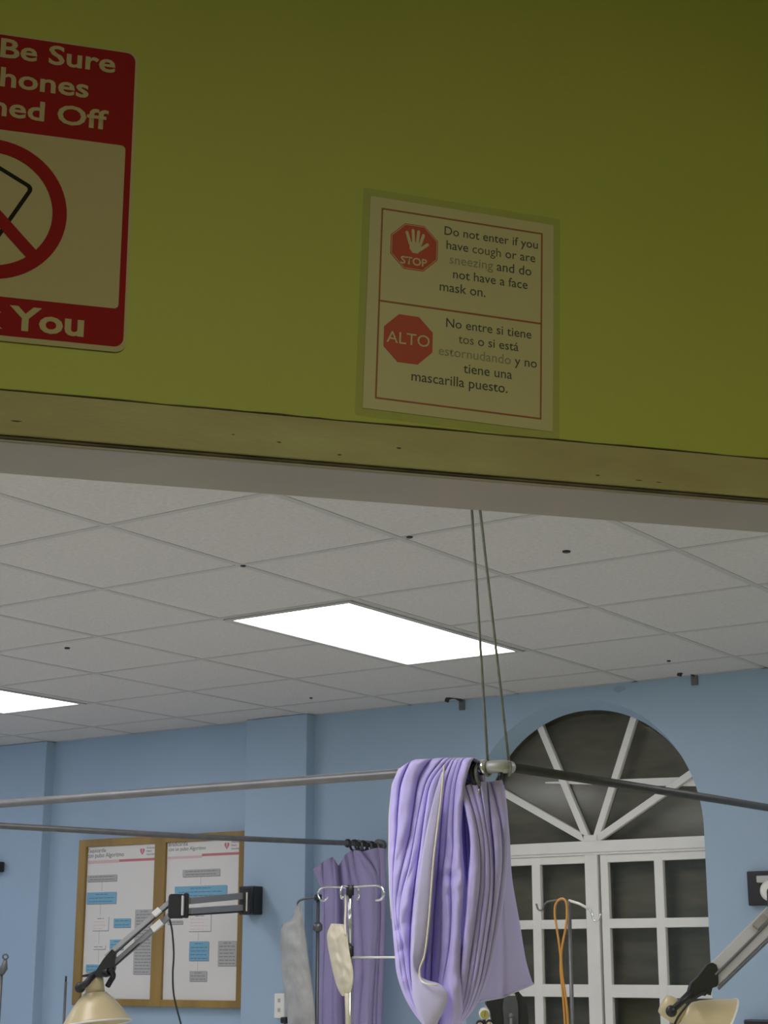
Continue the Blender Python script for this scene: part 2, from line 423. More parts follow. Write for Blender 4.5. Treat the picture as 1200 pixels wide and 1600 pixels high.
# ------------------------------------------------------------------ wall hooks at the top of the back wall
for px, py, lab in ((717, 1099, 'dark rusty wall hook left of the arched window, under the ceiling'), (1079, 1059, 'dark rusty wall hook right of the arched window, under the ceiling')):
    p = at(px, py, YB)
    h = thing('wall_hook', lab, 'wall hook', p, 'old hooks along the top of the back wall')
    MB().box(p + Vector((0.02, -0.004, 0)), (0.03, 0.012, 0.07), 0.002).build('back_plate', STEELD, h)
    MB().tube(smooth_path([p + Vector((0.02, -0.006, 0.012)), p + Vector((0.01, -0.05, 0.024)), p + Vector((-0.005, -0.085, 0.016)), p + Vector((-0.012, -0.09, -0.004))], 5), 0.011, 8).build('prong', RUBBER, h)
p = at(968, 1077, YB)
o = MB().plate([(0.025 * math.cos(t) * (1 + .25 * math.sin(2 * t + 1)), 0.012 * math.sin(t) * (1 + .3 * math.cos(3 * t))) for t in [2 * math.pi * k / 20 for k in range(20)]], frame(p, (1, 0, 0), (0, 0, 1)), 0.003).build('plaster_patch', mat('bare_plaster', (0.33, 0.40, 0.50), 0.9))
tag(o, 'small chipped plaster patch above the top of the arched window', 'plaster patch')

# ------------------------------------------------------------------ arched window
win = bpy.data.objects.new('window_1', None); COL.objects.link(win); win.location = (CX, YG, SILL)
structure(win, 'white arched window with fan light and square panes')
FY0, FY1 = YG, YG + 0.05
def fbox(mb, x0, x1, z0, z1, y0=FY0, y1=FY1, bev=0.003): mb.span((x0, y0, z0), (x1, y1, z1), bev)
tr = MB(); fbox(tr, CX - RI - .03, CX + RI + .03, 1.990, 2.041, FY0 - 0.012, FY1); fbox(tr, CX - RI - .03, CX + RI + .03, 1.979, 1.992, FY0 - 0.002, FY1)
tr.build('transom', WHITE, win)
fr = MB(); fbox(fr, -3.702, -3.637, SILL, 1.98); fbox(fr, CX - RI - .03, -4.205, SILL, 1.98); fbox(fr, -3.098, CX + RI + .03, SILL, 1.98); fbox(fr, CX - RI - .03, CX + RI + .03, SILL - .02, SILL + .065)
fr.build('window_frame', WHITE, win)
MB().use(BLUE).grid([arc(RI + .002, YG + .01), arc(RI + .05, YG + .01)]).build('arch_stop', BLUE, win)
ZR = [1.944, 1.697, 1.656, 1.414, 1.359, 1.117, 1.076, 0.83]
for x0, xa, xb, x1, l, r_ in ((-4.21, -3.984, -3.939, -3.706, -4.25, -3.70), (-3.588, -3.36, -3.317, -3.098, -3.627, -3.06)):
    sb = MB(); y0, y1 = FY0 + 0.008, FY0 + 0.04
    fbox(sb, xa, xb, SILL + .06, 1.98, y0, y1)
    fbox(sb, l, x0, SILL + .06, 1.98, y0, y1); fbox(sb, x1, r_, SILL + .06, 1.98, y0, y1)
    for z0, z1 in ((1.944, 1.979), (1.656, 1.697), (1.359, 1.414), (1.076, 1.117), (SILL + .06, 0.83)): fbox(sb, l, r_, z0, z1, y0 + .001, y1 - .001)
    sash = sb.build('sash', WHITE, win)
    for u0, u1 in ((x0, xa), (xb, x1)):
        for z1, z0 in zip(ZR[::2], ZR[1::2]):
            MB().span((u0 - .004, y1 - .012, z0 - .004), (u1 + .004, y1 - .008, z1 + .004)).build('pane', MATS['glass'], sash)
for tx, ty in ((782, 1235), (848, 1142), (990, 1128), (1080, 1210)):
    q = at(tx, ty, YG + .02); h = Vector((CX + (0.02 if tx > 925 else -0.02) * 1, YG + .02, 2.045)); d = (q - h).normalized()
    MB().bar(h, h + d * 0.60, 0.03, 0.033, d.cross(Vector((0, 1, 0))), 0.003).build('fan_spoke', WHITE, win)
MB().span((CX - .035, FY0 - .004, 2.035), (CX + .035, FY1, 2.068), .004).build('fan_hub', WHITE, win)
MB().plate([(CX + .58 * math.cos(math.pi * k / 40), 2.04 + .58 * math.sin(math.pi * k / 40)) for k in range(41)], frame((0, YG + .03, 0), (1, 0, 0), (0, 0, 1)), 0.004).build('fan_pane', MATS['glass'], win)
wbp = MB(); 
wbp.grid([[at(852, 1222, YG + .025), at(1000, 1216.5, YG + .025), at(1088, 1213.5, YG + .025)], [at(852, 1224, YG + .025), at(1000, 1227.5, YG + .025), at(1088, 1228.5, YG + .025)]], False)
wbp.build('white_wedge', WHITE, win)  # added white strip standing for a bright wedge in the fan pane
MB().span((CX - .75, 6.96, .6), (CX + .75, 6.98, 2.8)).build('glass_backdrop', BROWN, win)  # banded brown board that backs the panes

# ------------------------------------------------------------------ "phones turned off" sign on the lime wall
sg = thing('phone_sign', 'red and white metal sign with crossed-out phone on lime wall', 'sign', wl(-0.518, 2.246, 0))
SCX, SCZ = -0.518, (2.668 + 2.246) / 2
SW, SH = 0.356, 0.424
sf = frame(wl(SCX, SCZ, 0.0), G, UP)
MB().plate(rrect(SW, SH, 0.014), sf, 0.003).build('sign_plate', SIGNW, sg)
def zz(z): return z - SCZ
pt = 2.531; pb = 2.303
red = MB(); inner = rrect(0.332, pt - pb, 0.006, 5, 0, (pt + pb) / 2 - SCZ)
red.band(rrect(SW - 0.008, SH - 0.010, 0.012, 5, 0, 0.002), inner, sf, 0.0004, 0.003)
red.build('red_border', SIGNR, sg)
def lettering(body, base, right, size, bold=0.02):
    text('sign_lettering', body, frame(wl(right, base, 0.0), G, UP), sg, [SIGNW], size=size, align='RIGHT', bold=bold, z=0.0038, ysc=0.80)
lettering('Please Be Sure', 2.634, -0.370, 0.0480)
lettering('Cell Phones', 2.5925, -0.403, 0.0480)
lettering('Are Turned Off', 2.5505, -0.376, 0.0480)
lettering('Thank You', 2.2615, -0.394, 0.0550, 0.028)
cz = 2.4205 - SCZ
MB().band(circ(0.0955, 72, 0, cz), circ(0.0775, 72, 0, cz), sf, 0.0006, 0.0034).build('prohibition_ring', SIGNR, sg)
ph = frame(wl(SCX, 2.4205, 0.0), G * math.cos(R(28)) - UP * math.sin(R(28)), G * math.sin(R(28)) + UP * math.cos(R(28)))
pm = MB(); pm.band(rrect(0.061, 0.113, 0.008), rrect(0.0505, 0.1025, 0.004), ph, 0.0004, 0.003)
pm.plate(circ(0.005, 20, 0, -0.042), ph, 0.0004, 0.003)
pm.build('phone_drawing', SIGNK, sg)
sl = frame(wl(SCX, 2.4205, 0.0), G * math.cos(R(46)) - UP * math.sin(R(46)), G * math.sin(R(46)) + UP * math.cos(R(46)))
MB().plate(rect(0.162, 0.016), sl, 0.0005, 0.0036).build('slash_bar', SIGNR, sg)

# ------------------------------------------------------------------ laminated face mask notice
BW, BH = 0.231, 0.2715
nc = thing('mask_notice', 'cream laminated notice with red octagons and face mask rules, above doorway', 'notice', wl(0.110, 2.19, 0))
tl = R(-1.9)
nf = frame(wl(0.1085, 2.3495, 0.0), G * math.cos(tl) + UP * math.sin(tl), -G * math.sin(tl) + UP * math.cos(tl))
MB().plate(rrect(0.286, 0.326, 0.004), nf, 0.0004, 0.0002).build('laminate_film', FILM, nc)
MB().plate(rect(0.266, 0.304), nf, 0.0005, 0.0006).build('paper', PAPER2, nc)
bb = MB(); bb.band(rect(BW + .0026, BH + .0026), rect(BW - .0022, BH - .0022), nf, 0.0002, 0.0011)
yd = BH * (0.5 - 0.494)
bb.plate(rect(BW, 0.0026, 0, yd), nf, 0.0002, 0.0011)
bb.build('border_lines', BORDER, nc)
def X(zx): return (zx - 597.5) * (BW / 845.0)
def Yf(fr_): return BH * (0.5 - fr_)
for cx, cyf, r in ((X(345), 0.183, 0.0335), (X(328), 0.677, 0.0340)):
    first = cyf < 0.3
    oc = MB(); oc.plate(octa(r, cx, Yf(cyf)), nf, 0.0002, 0.0012); octo = oc.build('octagon', STOPR, nc)
    if first:
        MB().band(octa(r - .0012, cx, Yf(cyf)), octa(r - .002, cx, Yf(cyf)), nf, 0.0001, 0.0014).build('octagon_outline', PAPER2, octo)
        hm = MB()
        def cap(x0, y0, x1, y1, w):
            a_ = math.atan2(y1 - y0, x1 - x0); pts = []
            for k in range(7): t = a_ - math.pi / 2 + math.pi * k / 6; pts.append((x1 + w * math.cos(t), y1 + w * math.sin(t)))
            for k in range(7): t = a_ + math.pi / 2 + math.pi * k / 6; pts.append((x0 + w * math.cos(t), y0 + w * math.sin(t)))
            hm.plate(pts, nf, 0.0001 + random.random() * 2e-5, 0.0014)
        hx, hy = cx + .001, Yf(cyf) + .003
        hm.plate([(hx + x, hy + y) for x, y in ((-.0085, .004), (-.0075, -.006), (-.003, -.0115), (.004, -.0115), (.008, -.007), (.0085, .004))], nf, 0.0001, 0.0014)
        for dx, tx, ty in ((-.0068, -.012, .0175), (-.002, -.0035, .0215), (.0028, .0045, .021), (.0070, .0115, .0165)): cap(hx + dx, hy + .001, hx + tx, hy + ty, .0021)
        cap(hx + .004, hy - .008, hx + .0175, hy + .0035, .0022)
        hm.build('hand_symbol', PAPER2, octo)
        text('octagon_word', 'STOP', nf @ Matrix.Translation((cx, Yf(cyf) - r + .0075, 0)), octo, [PAPER2], width=.037, align='CENTER', bold=.02, z=0.0015)
    else:
        text('octagon_word', 'ALTO', nf @ Matrix.Translation((cx, Yf(cyf) - .0075, 0)), octo, [PAPER2], width=.060, align='CENTER', z=0.0015)
def notice_line(body, x0, x1, fr_, runs=()):
    idx = [0] * len(body)
    for w, k in runs:
        i = body.index(w)
        for j in range(i, i + len(w)): idx[j] = k
    text('text_line', body, nf @ Matrix.Translation((X(x0), Yf(fr_), 0)), nc, [INK, HALF, FADED], width=(x1 - x0) * BW / 845.0, z=0.0014, idx=idx, bold=0.004, ysc=1.04)
notice_line('Do not enter if you', 500, 998, .0877)
notice_line('have cough or are', 512, 985, .164, [('cough', 1)])
notice_line('sneezing and do', 530, 965, .241, [('sneezing', 2)])
notice_line('not have a face', 550, 945, .317)
notice_line('mask on.', 482, 722, .394)
notice_line('No entre si tiene', 520, 968, .583)
notice_line('tos o si está', 585, 900, .659, [('tos', 1)])
notice_line('estornudando y no', 485, 998, .735, [('estornudando', 2)])
notice_line('tiene una', 615, 868, .812)
notice_line('mascarilla puesto.', 350, 845, .888)

# ------------------------------------------------------------------ curtain rails
YR1 = 3.387
E1 = at(786, 1197, YR1)
pl_l = at(0, 1257, YR1); 
rl = thing('curtain_rail', 'grey pipe curtain rail with elbow hung on cords under the ceiling', 'curtain rail', E1)
left_end = Vector((-4.74, YR1, 1.952))
MB().tube([left_end, at(300, 1233, YR1), at(620, 1209, YR1), E1 + Vector((-0.03, 0, 0))], 0.0115, 14).build('rail_pipe', STEEL, rl)
r_end = Vector((E1.x, YB - .002, 1.985)); mid = Vector((E1.x, 4.6, 1.966))
MB().tube([E1 + Vector((0, 0.03, 0.0005)), mid, r_end], 0.0115, 14).build('rail_pipe', mat('backlit_pipe', (0.055, 0.055, 0.058), 0.5, metal=0.2, var=0.3, vscale=20), rl)  # backlit shade put into the darker colour of this pipe leg
MB().tube([E1 + Vector((-0.042, 0, 0)), E1 + Vector((-0.03, 0, 0)), E1 + Vector((-0.012, 0.003, 0)), E1 + Vector((-0.003, 0.012, 0)), E1 + Vector((0, 0.022, 0)), E1 + Vector((0, 0.034, 0))], [.0150, .0150, .0155, .0155, .0150, .0150], 16).build('elbow', mat('bright_galvanised_elbow', (0.50, 0.50, 0.49), 0.45, metal=0.3, var=0.2, vscale=30), rl)
MB().tube([E1 + Vector((-0.061, 0, 0)), E1 + Vector((-0.041, 0, 0))], 0.0185, 16).build('collar', CHROME, rl)
MB().tube([E1 + Vector((-0.01, 0.005, -0.012)), E1 + Vector((-0.01, 0.005, -0.03))], 0.006, 10).build('set_screw', BLACK, rl)
MB().tube([r_end + Vector((0, -0.012, 0)), r_end], 0.032, 20).build('wall_flange', STEELD, rl)
# cords that hold the rail
hook = at_z(733, 680, CEIL)
for (bx, by), cxo, lab in (((762, 1190), -.006, 'left strand of grey cord holding up the curtain rail'), ((795, 1189), .006, 'right strand of grey cord holding up the rail elbow')):
    b0 = at(bx, by, YR1 if bx < 780 else YR1 + .02)
    t0 = Vector((hook.x + cxo, hook.y, CEIL + .004))
    pts = [t0, t0.lerp(b0, .5), b0]
    c = MB().tube(pts, 0.0033, 8)
    c.ring(b0 + Vector((0, 0, -.017)), (1, 0, 0) if bx < 780 else (.7, .7, 0), .0165, .003, 20, 6)
    tag(c.build('suspension_cord', CORD), lab, 'cord', 'cords holding the rail')
# second rail ends on the back wall
X2 = -4.75
rl2 = thing('curtain_rail', 'thin grey curtain rail running to the back wall beside the notice board', 'curtain rail', (X2, YB, 2.05))
pa = [Vector((X2, 3.42, 1.966)), Vector((X2, 4.297, 1.994)), Vector((X2, 5.36, 2.018)), Vector((X2, 6.471, 2.053)), Vector((X2, YB - .002, 2.056))]
MB().tube(pa, 0.0120, 14).build('rail_pipe', STEELD, rl2)
MB().tube([Vector((X2, YB - .03, 2.056)), Vector((X2, YB - .001, 2.056))], 0.03, 20).build('wall_flange', STEELD, rl2)
q = at(545, 1317, 6.47); MB().ring(Vector((X2, 6.462, 2.0525)), (0, 1, 0), .015, .006, 20, 8).build('clamp', RUBBER, rl2)
MB().ball(left_end + Vector((0, 0.01, .006)), .022).build('tee_joint', STEELD, rl2)

# ------------------------------------------------------------------ curtains: sheets laid between traced fold lines
def resample(pts, n):
    P = smooth_path([(x, y, d) for x, y, d in pts], 6)
    L = [0]
    for a_, b_ in zip(P, P[1:]): L.append(L[-1] + (b_ - a_).length)
    out = []; k = 0
    for i in range(n):
        t = L[-1] * i / (n - 1)
        while k < len(L) - 2 and L[k + 1] < t: k += 1
        f = (t - L[k]) / max(L[k + 1] - L[k], 1e-6)
        out.append(P[k].lerp(P[k + 1], min(max(f, 0), 1)))
    return out
def sheet(lines, Y, rows=70, sub=8, ratio=0.75, mpx=0.0015, seed=0.0, wob=0.005, power=0.7, extra=None):
    # lines: fold valleys, each [(px, py)...] with a depth behind (+) or before (-) the plane Y
    Ls = [resample([(x, y, d * 1000) for (x, y), d in zip(l, ds)], rows) for l, ds in lines]
    G_ = []
    for r in range(rows):
        row = []
        for i in range(len(Ls) - 1):
            a_, b_ = Ls[i][r], Ls[i + 1][r]
            w = math.hypot(b_.x - a_.x, b_.y - a_.y) * mpx
            for k in range(sub + (i == len(Ls) - 2)):
                s = k / sub; p = a_.lerp(b_, s)
                sk = s ** (0.62 if (i + int(seed)) % 3 else 1.5)
                rr = ratio * (0.65 + 0.75 * abs(math.sin(i * 2.4 + seed)))
                d = p.z / 1000 - rr * w * (1 - abs(2 * sk - 1) ** 3.2) ** power
                q = at(p.x, p.y, Y + d)
                d2 = wob * noise.noise((q.x * 28 + seed, r * 0.16, q.z * 9 + seed)) + wob * .6 * noise.noise((q.x * 60 + seed, q.z * 26, seed))
                if extra: d2 += extra(p.x, p.y)
                row.append(at(p.x, p.y, Y + d + d2))
        G_.append(row)
    return G_
def finish_cloth(o, thick=0.0022):
    s = o.modifiers.new('thickness', 'SOLIDIFY'); s.thickness = thick; s.offset = 0
    u = o.modifiers.new('soft', 'SUBSURF'); u.levels = 1; u.render_levels = 1
    return o
def D(n, v): return [v] * n if not isinstance(v, (list, tuple)) else [v[0] + (v[1] - v[0]) * i / (n - 1) for i in range(n)]
def LN(pts, d): return (pts, D(len(pts), d) if not (isinstance(d, list) and len(d) == len(pts)) else d)

cur = thing('privacy_curtain', 'lavender privacy curtain bundled over the rail in a long hanging loop', 'curtain', at(700, 1590, YR1))
left_leg = [
 LN([(624, 1201), (613, 1226), (609, 1270), (608, 1340), (610, 1400), (613, 1440), (617, 1490), (620, 1520), (630, 1552), (645, 1580), (662, 1602)], (-.012, -.03)),
 LN([(640, 1191), (627, 1222), (622, 1262), (620, 1300), (616, 1340), (614, 1380), (616, 1430), (624, 1490), (630, 1530), (641, 1566), (664, 1604)], (-.025, -.055)),
 LN([(671, 1189), (655, 1215), (647, 1258), (641, 1300), (631, 1345), (622, 1385), (619, 1425), (629, 1480), (636, 1530), (648, 1570), (668, 1605)], (-.028, -.055)),
 LN([(690, 1188), (668, 1218), (657, 1258), (649, 1300), (640, 1350), (628, 1395), (624, 1440), (634, 1490), (640, 1530), (652, 1575), (672, 1605)], (-.028, -.058)),
 LN([(699, 1188), (674, 1222), (664, 1268), (657, 1320), (650, 1370), (644, 1420), (641, 1470), (641, 1510), (644, 1540), (656, 1580), (676, 1606)], (-.028, -.052)),
 LN([(704, 1188), (690, 1216), (683, 1262), (678, 1310), (673, 1360), (670, 1410), (667, 1470), (664, 1510), (664, 1545), (670, 1580), (682, 1606)], (-.026, .000)),
 LN([(709, 1188), (697, 1222), (691, 1270), (687, 1320), (683, 1370), (679, 1420), (676, 1470), (674, 1510), (674, 1545), (680, 1580), (688, 1606)], (-.026, .030)),
 LN([(716, 1188), (706, 1226), (700, 1280), (696, 1330), (690, 1380), (690, 1430), (689, 1480), (686, 1520), (684, 1550), (688, 1580), (694, 1605)], (-.026, .010)),
 LN([(722, 1188), (712, 1226), (708, 1280), (708, 1330), (704, 1370), (705, 1420), (703, 1470), (697, 1510), (691, 1545), (696, 1580), (700, 1603)], (-.026, -.020)),
 LN([(737, 1188), (727, 1226), (722, 1280), (723, 1330), (727, 1380), (723, 1430), (722, 1470), (721, 1510), (723, 1550), (724, 1578), (716, 1600)], (-.022, .012)),
]
def crumple(x, y):
    m1 = math.exp(-((x - 634) / 17) ** 2 - ((y - 1365) / 55) ** 2)
    ph = (60 * x + 27 * y) / 65.0
    m2 = math.exp(-((x - 705) / 16) ** 2 - ((y - 1360) / 45) ** 2)
    m3 = math.exp(-((x - 622) / 14) ** 2 - ((y - 1475) / 50) ** 2)
    ph3 = (40 * x + 55 * y) / 68.0
    return (-.011 * m1 * abs(math.sin(ph / 9.0)) - .010 * m3 * abs(math.sin(ph3 / 10.0))
            + .022 * m2 * noise.noise((x * .055, y * .05, 4.0)))
g = sheet(left_leg, YR1, rows=110, sub=10, seed=1.3, extra=crumple)
over = []
for dy, dz in ((.085, -.30), (.075, -.12), (.058, -.03), (.040, 0.004), (.020, .010)):
    over.append([p + Vector((0, dy, dz)) for p in g[0]])
finish_cloth(MB().grid(over + g).build('draped_fold', LAV, cur))
right_leg = [
 LN([(716, 1230), (728, 1270), (735, 1320), (730, 1380), (727, 1430), (722, 1480), (718, 1530), (712, 1570), (704, 1602)], (-.030, -.015)),
 LN([(727, 1227), (742, 1275), (750, 1325), (751, 1375), (745, 1430), (738, 1480), (731, 1530), (722, 1572), (706, 1604)], (-.026, -.016)),
 LN([(736, 1224), (750, 1275), (757, 1325), (757, 1380), (752, 1430), (746, 1480), (738, 1530), (726, 1575), (708, 1605)], (-.018, -.014)),
 LN([(748, 1221), (757, 1275), (764, 1325), (765, 1380), (760, 1430), (752, 1485), (743, 1535), (729, 1578), (710, 1605)], (-.004, -.008)),
 LN([(761, 1221), (766, 1275), (771, 1325), (772, 1370), (768, 1425), (758, 1490), (748, 1540), (732, 1580), (711, 1606)], (.022, .012)),
 LN([(766, 1221), (780, 1275), (785, 1325), (783, 1370), (775, 1430), (764, 1495), (752, 1543), (735, 1581), (712, 1606)], (.034, .018)),
 LN([(785, 1218), (792, 1258), (794, 1300), (793, 1350), (785, 1420), (774, 1480), (760, 1535), (741, 1575), (714, 1606)], (.060, .030)),
]
g2 = sheet(right_leg, YR1 + .012, seed=4.1)
finish_cloth(MB().grid(g2).build('hanging_fold', LAV, cur))
back = [
 LN([(725, 1230), (722, 1300), (718, 1380), (712, 1460), (705, 1520), (690, 1562)], (.06, .05)),
 LN([(745, 1230), (748, 1300), (750, 1380), (748, 1460), (744, 1520), (740, 1566)], (.09, .11)),
 LN([(770, 1228), (778, 1300), (782, 1380), (785, 1460), (786, 1520), (785, 1558)], (.13, .25)),
 LN([(788, 1226), (796, 1300), (800, 1370), (812, 1440), (822, 1500), (833, 1537)], (.15, .36)),
]
g3 = sheet(back, YR1, rows=50, ratio=0.14, seed=8.8, wob=.006)
finish_cloth(MB().grid(g3).build('back_panel', LAV, cur))
MB().tube([p + Vector((0, -.002, 0)) for p in g3[-1]], .0032, 6).build('lower_hem', PIPING if False else LAVG, cur)
# turned hem band with pale piping, and the pouch it forms at the bottom of the loop
band = [
 LN([(691, 1206), (680, 1240), (668, 1290), (659, 1340), (652, 1390), (647, 1440), (644, 1490), (643, 1530), (645, 1560), (652, 1583), (664, 1603)], (-.056, -.100)),
 LN([(693, 1204), (689, 1240), (683, 1290), (677, 1340), (673, 1390), (669, 1440), (663, 1490), (655, 1515), (657, 1530), (670, 1536), (685, 1536), (700, 1552), (697, 1572), (686, 1594), (680, 1608)], (-.056, -.080)),
]
g4 = sheet(band, YR1, rows=60, sub=10, ratio=.12, seed=2.2, wob=.002)
finish_cloth(MB().grid(g4).build('hem_band', LAVG, cur), .003)
MB().tube([p for p in smooth_path([at(x, y, YR1 + d - .018) for x, y, d in ((694, 1196, -.05), (690, 1240, -.055), (684, 1290, -.06), (678, 1340, -.065), (674, 1390, -.07), (670, 1440, -.074), (664, 1490, -.077), (656, 1514, -.079), (658, 1531, -.084), (669, 1538, -.092), (684, 1539, -.082))], 6)], .0024, 8).build('piping', PIPING, cur)
MB().tube([at(x, y, YR1 + d) for x, y, d in ((624, 1200, -.014), (613, 1226, -.016), (608.5, 1270, -.02), (607.5, 1340, -.024), (609.5, 1400, -.03), (612, 1436, -.034))], .0018, 8).build('piping', PIPING, cur)
# rings of the near curtain
for i, dx in enumerate((-.073, -.080, -.088, -.096, -.066)):
    c = E1 + Vector((dx, 0.002, -.016))
    rg = thing('curtain_ring', 'black curtain ring bunched beside the elbow of the near rail', 'curtain ring', c, 'black rings of the near curtain')
    MB().ring(c, (1, .25 * math.sin(i * 2.1), .1), .026, .0042, 24, 8).build('ring', BLACK if i < 4 else STEEL, rg)
    MB().tube([c + Vector((0, -.004, -.026)), c + Vector((.003, -.010, -.046))], .0022, 6).build('clip', CHROME, rg)

# far curtain by the wall
YC2 = 6.52
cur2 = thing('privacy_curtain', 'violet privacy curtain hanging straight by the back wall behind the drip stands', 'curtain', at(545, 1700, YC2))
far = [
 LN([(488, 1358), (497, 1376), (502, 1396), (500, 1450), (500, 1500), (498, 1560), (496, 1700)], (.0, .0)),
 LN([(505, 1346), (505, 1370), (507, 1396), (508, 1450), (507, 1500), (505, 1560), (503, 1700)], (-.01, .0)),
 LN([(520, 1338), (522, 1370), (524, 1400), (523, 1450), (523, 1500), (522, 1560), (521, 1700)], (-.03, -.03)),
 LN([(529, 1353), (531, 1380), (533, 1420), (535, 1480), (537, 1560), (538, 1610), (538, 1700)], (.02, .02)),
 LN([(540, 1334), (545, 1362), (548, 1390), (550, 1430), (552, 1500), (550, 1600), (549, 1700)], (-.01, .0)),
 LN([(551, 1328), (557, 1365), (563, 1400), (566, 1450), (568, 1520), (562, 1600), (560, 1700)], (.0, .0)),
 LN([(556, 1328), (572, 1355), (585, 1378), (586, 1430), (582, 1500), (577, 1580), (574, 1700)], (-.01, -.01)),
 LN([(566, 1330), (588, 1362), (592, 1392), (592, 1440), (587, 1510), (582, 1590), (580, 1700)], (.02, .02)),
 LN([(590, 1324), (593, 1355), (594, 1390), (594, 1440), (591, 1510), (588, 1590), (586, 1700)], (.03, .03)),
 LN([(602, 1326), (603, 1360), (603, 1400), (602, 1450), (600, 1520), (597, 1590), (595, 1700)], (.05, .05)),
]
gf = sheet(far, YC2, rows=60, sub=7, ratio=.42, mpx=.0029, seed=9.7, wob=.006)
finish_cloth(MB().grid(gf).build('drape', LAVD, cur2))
for i, (px, py) in enumerate(((558, 1323), (563, 1324), (571, 1324), (579, 1324), (587, 1324), (594, 1323))):
    p = at(px, py, 6.55); c = Vector((X2, 6.515 + .034 * i, 2.0545 - .010))
    rg = thing('curtain_ring', 'dark curtain ring gathered at the wall end of the far rail', 'curtain ring', c, 'dark rings of the far curtain')
    MB().ring(c, (.25 * math.sin(i * 1.7), 1, .05), .024, .0058, 22, 8).build('ring', RUBBER if i % 2 == 0 else STEEL, rg)

# ------------------------------------------------------------------ notice board with two posters
YBD = 6.712
def wp(px, py): return at(px, py, YBD)
bx0, bx1 = at(120, 1440, YBD).x, -5.562
bz0, bz1 = at(245, 1573, YBD).z, at(245, 1306, YBD).z
nb = thing('notice_board', 'oak framed notice board holding two white posters on blue wall', 'notice board', ((bx0 + bx1) / 2, YB, bz0))
mid0, mid1 = at(240, 1440, YBD).x, at(257, 1440, YBD).x
fwl = at(131.5, 1440, YBD).x
FB = MB().span((bx0 + .01, YBD + .004, bz0 + .01), (bx1 - .01, YB, bz1 - .01)); FB.build('backing', WOOD, nb)
for nm, (x0, x1, z0, z1) in dict(a=(bx0, fwl, bz0, bz1), b=(mid0, mid1, bz0, bz1), c=(bx1 - .055, bx1, bz0, bz1)).items():
    MB().span((x0, YBD - .012, z0), (x1, YB - .001, z1), .003).build('stile', WOOD, nb)
for z0, z1 in ((bz0, bz0 + .036), (bz1 - .040, bz1)):
    MB().span((bx0 + .002, YBD - .010, z0), (bx1 - .002, YB - .001, z1), .003).build('rail', WOOD, nb)
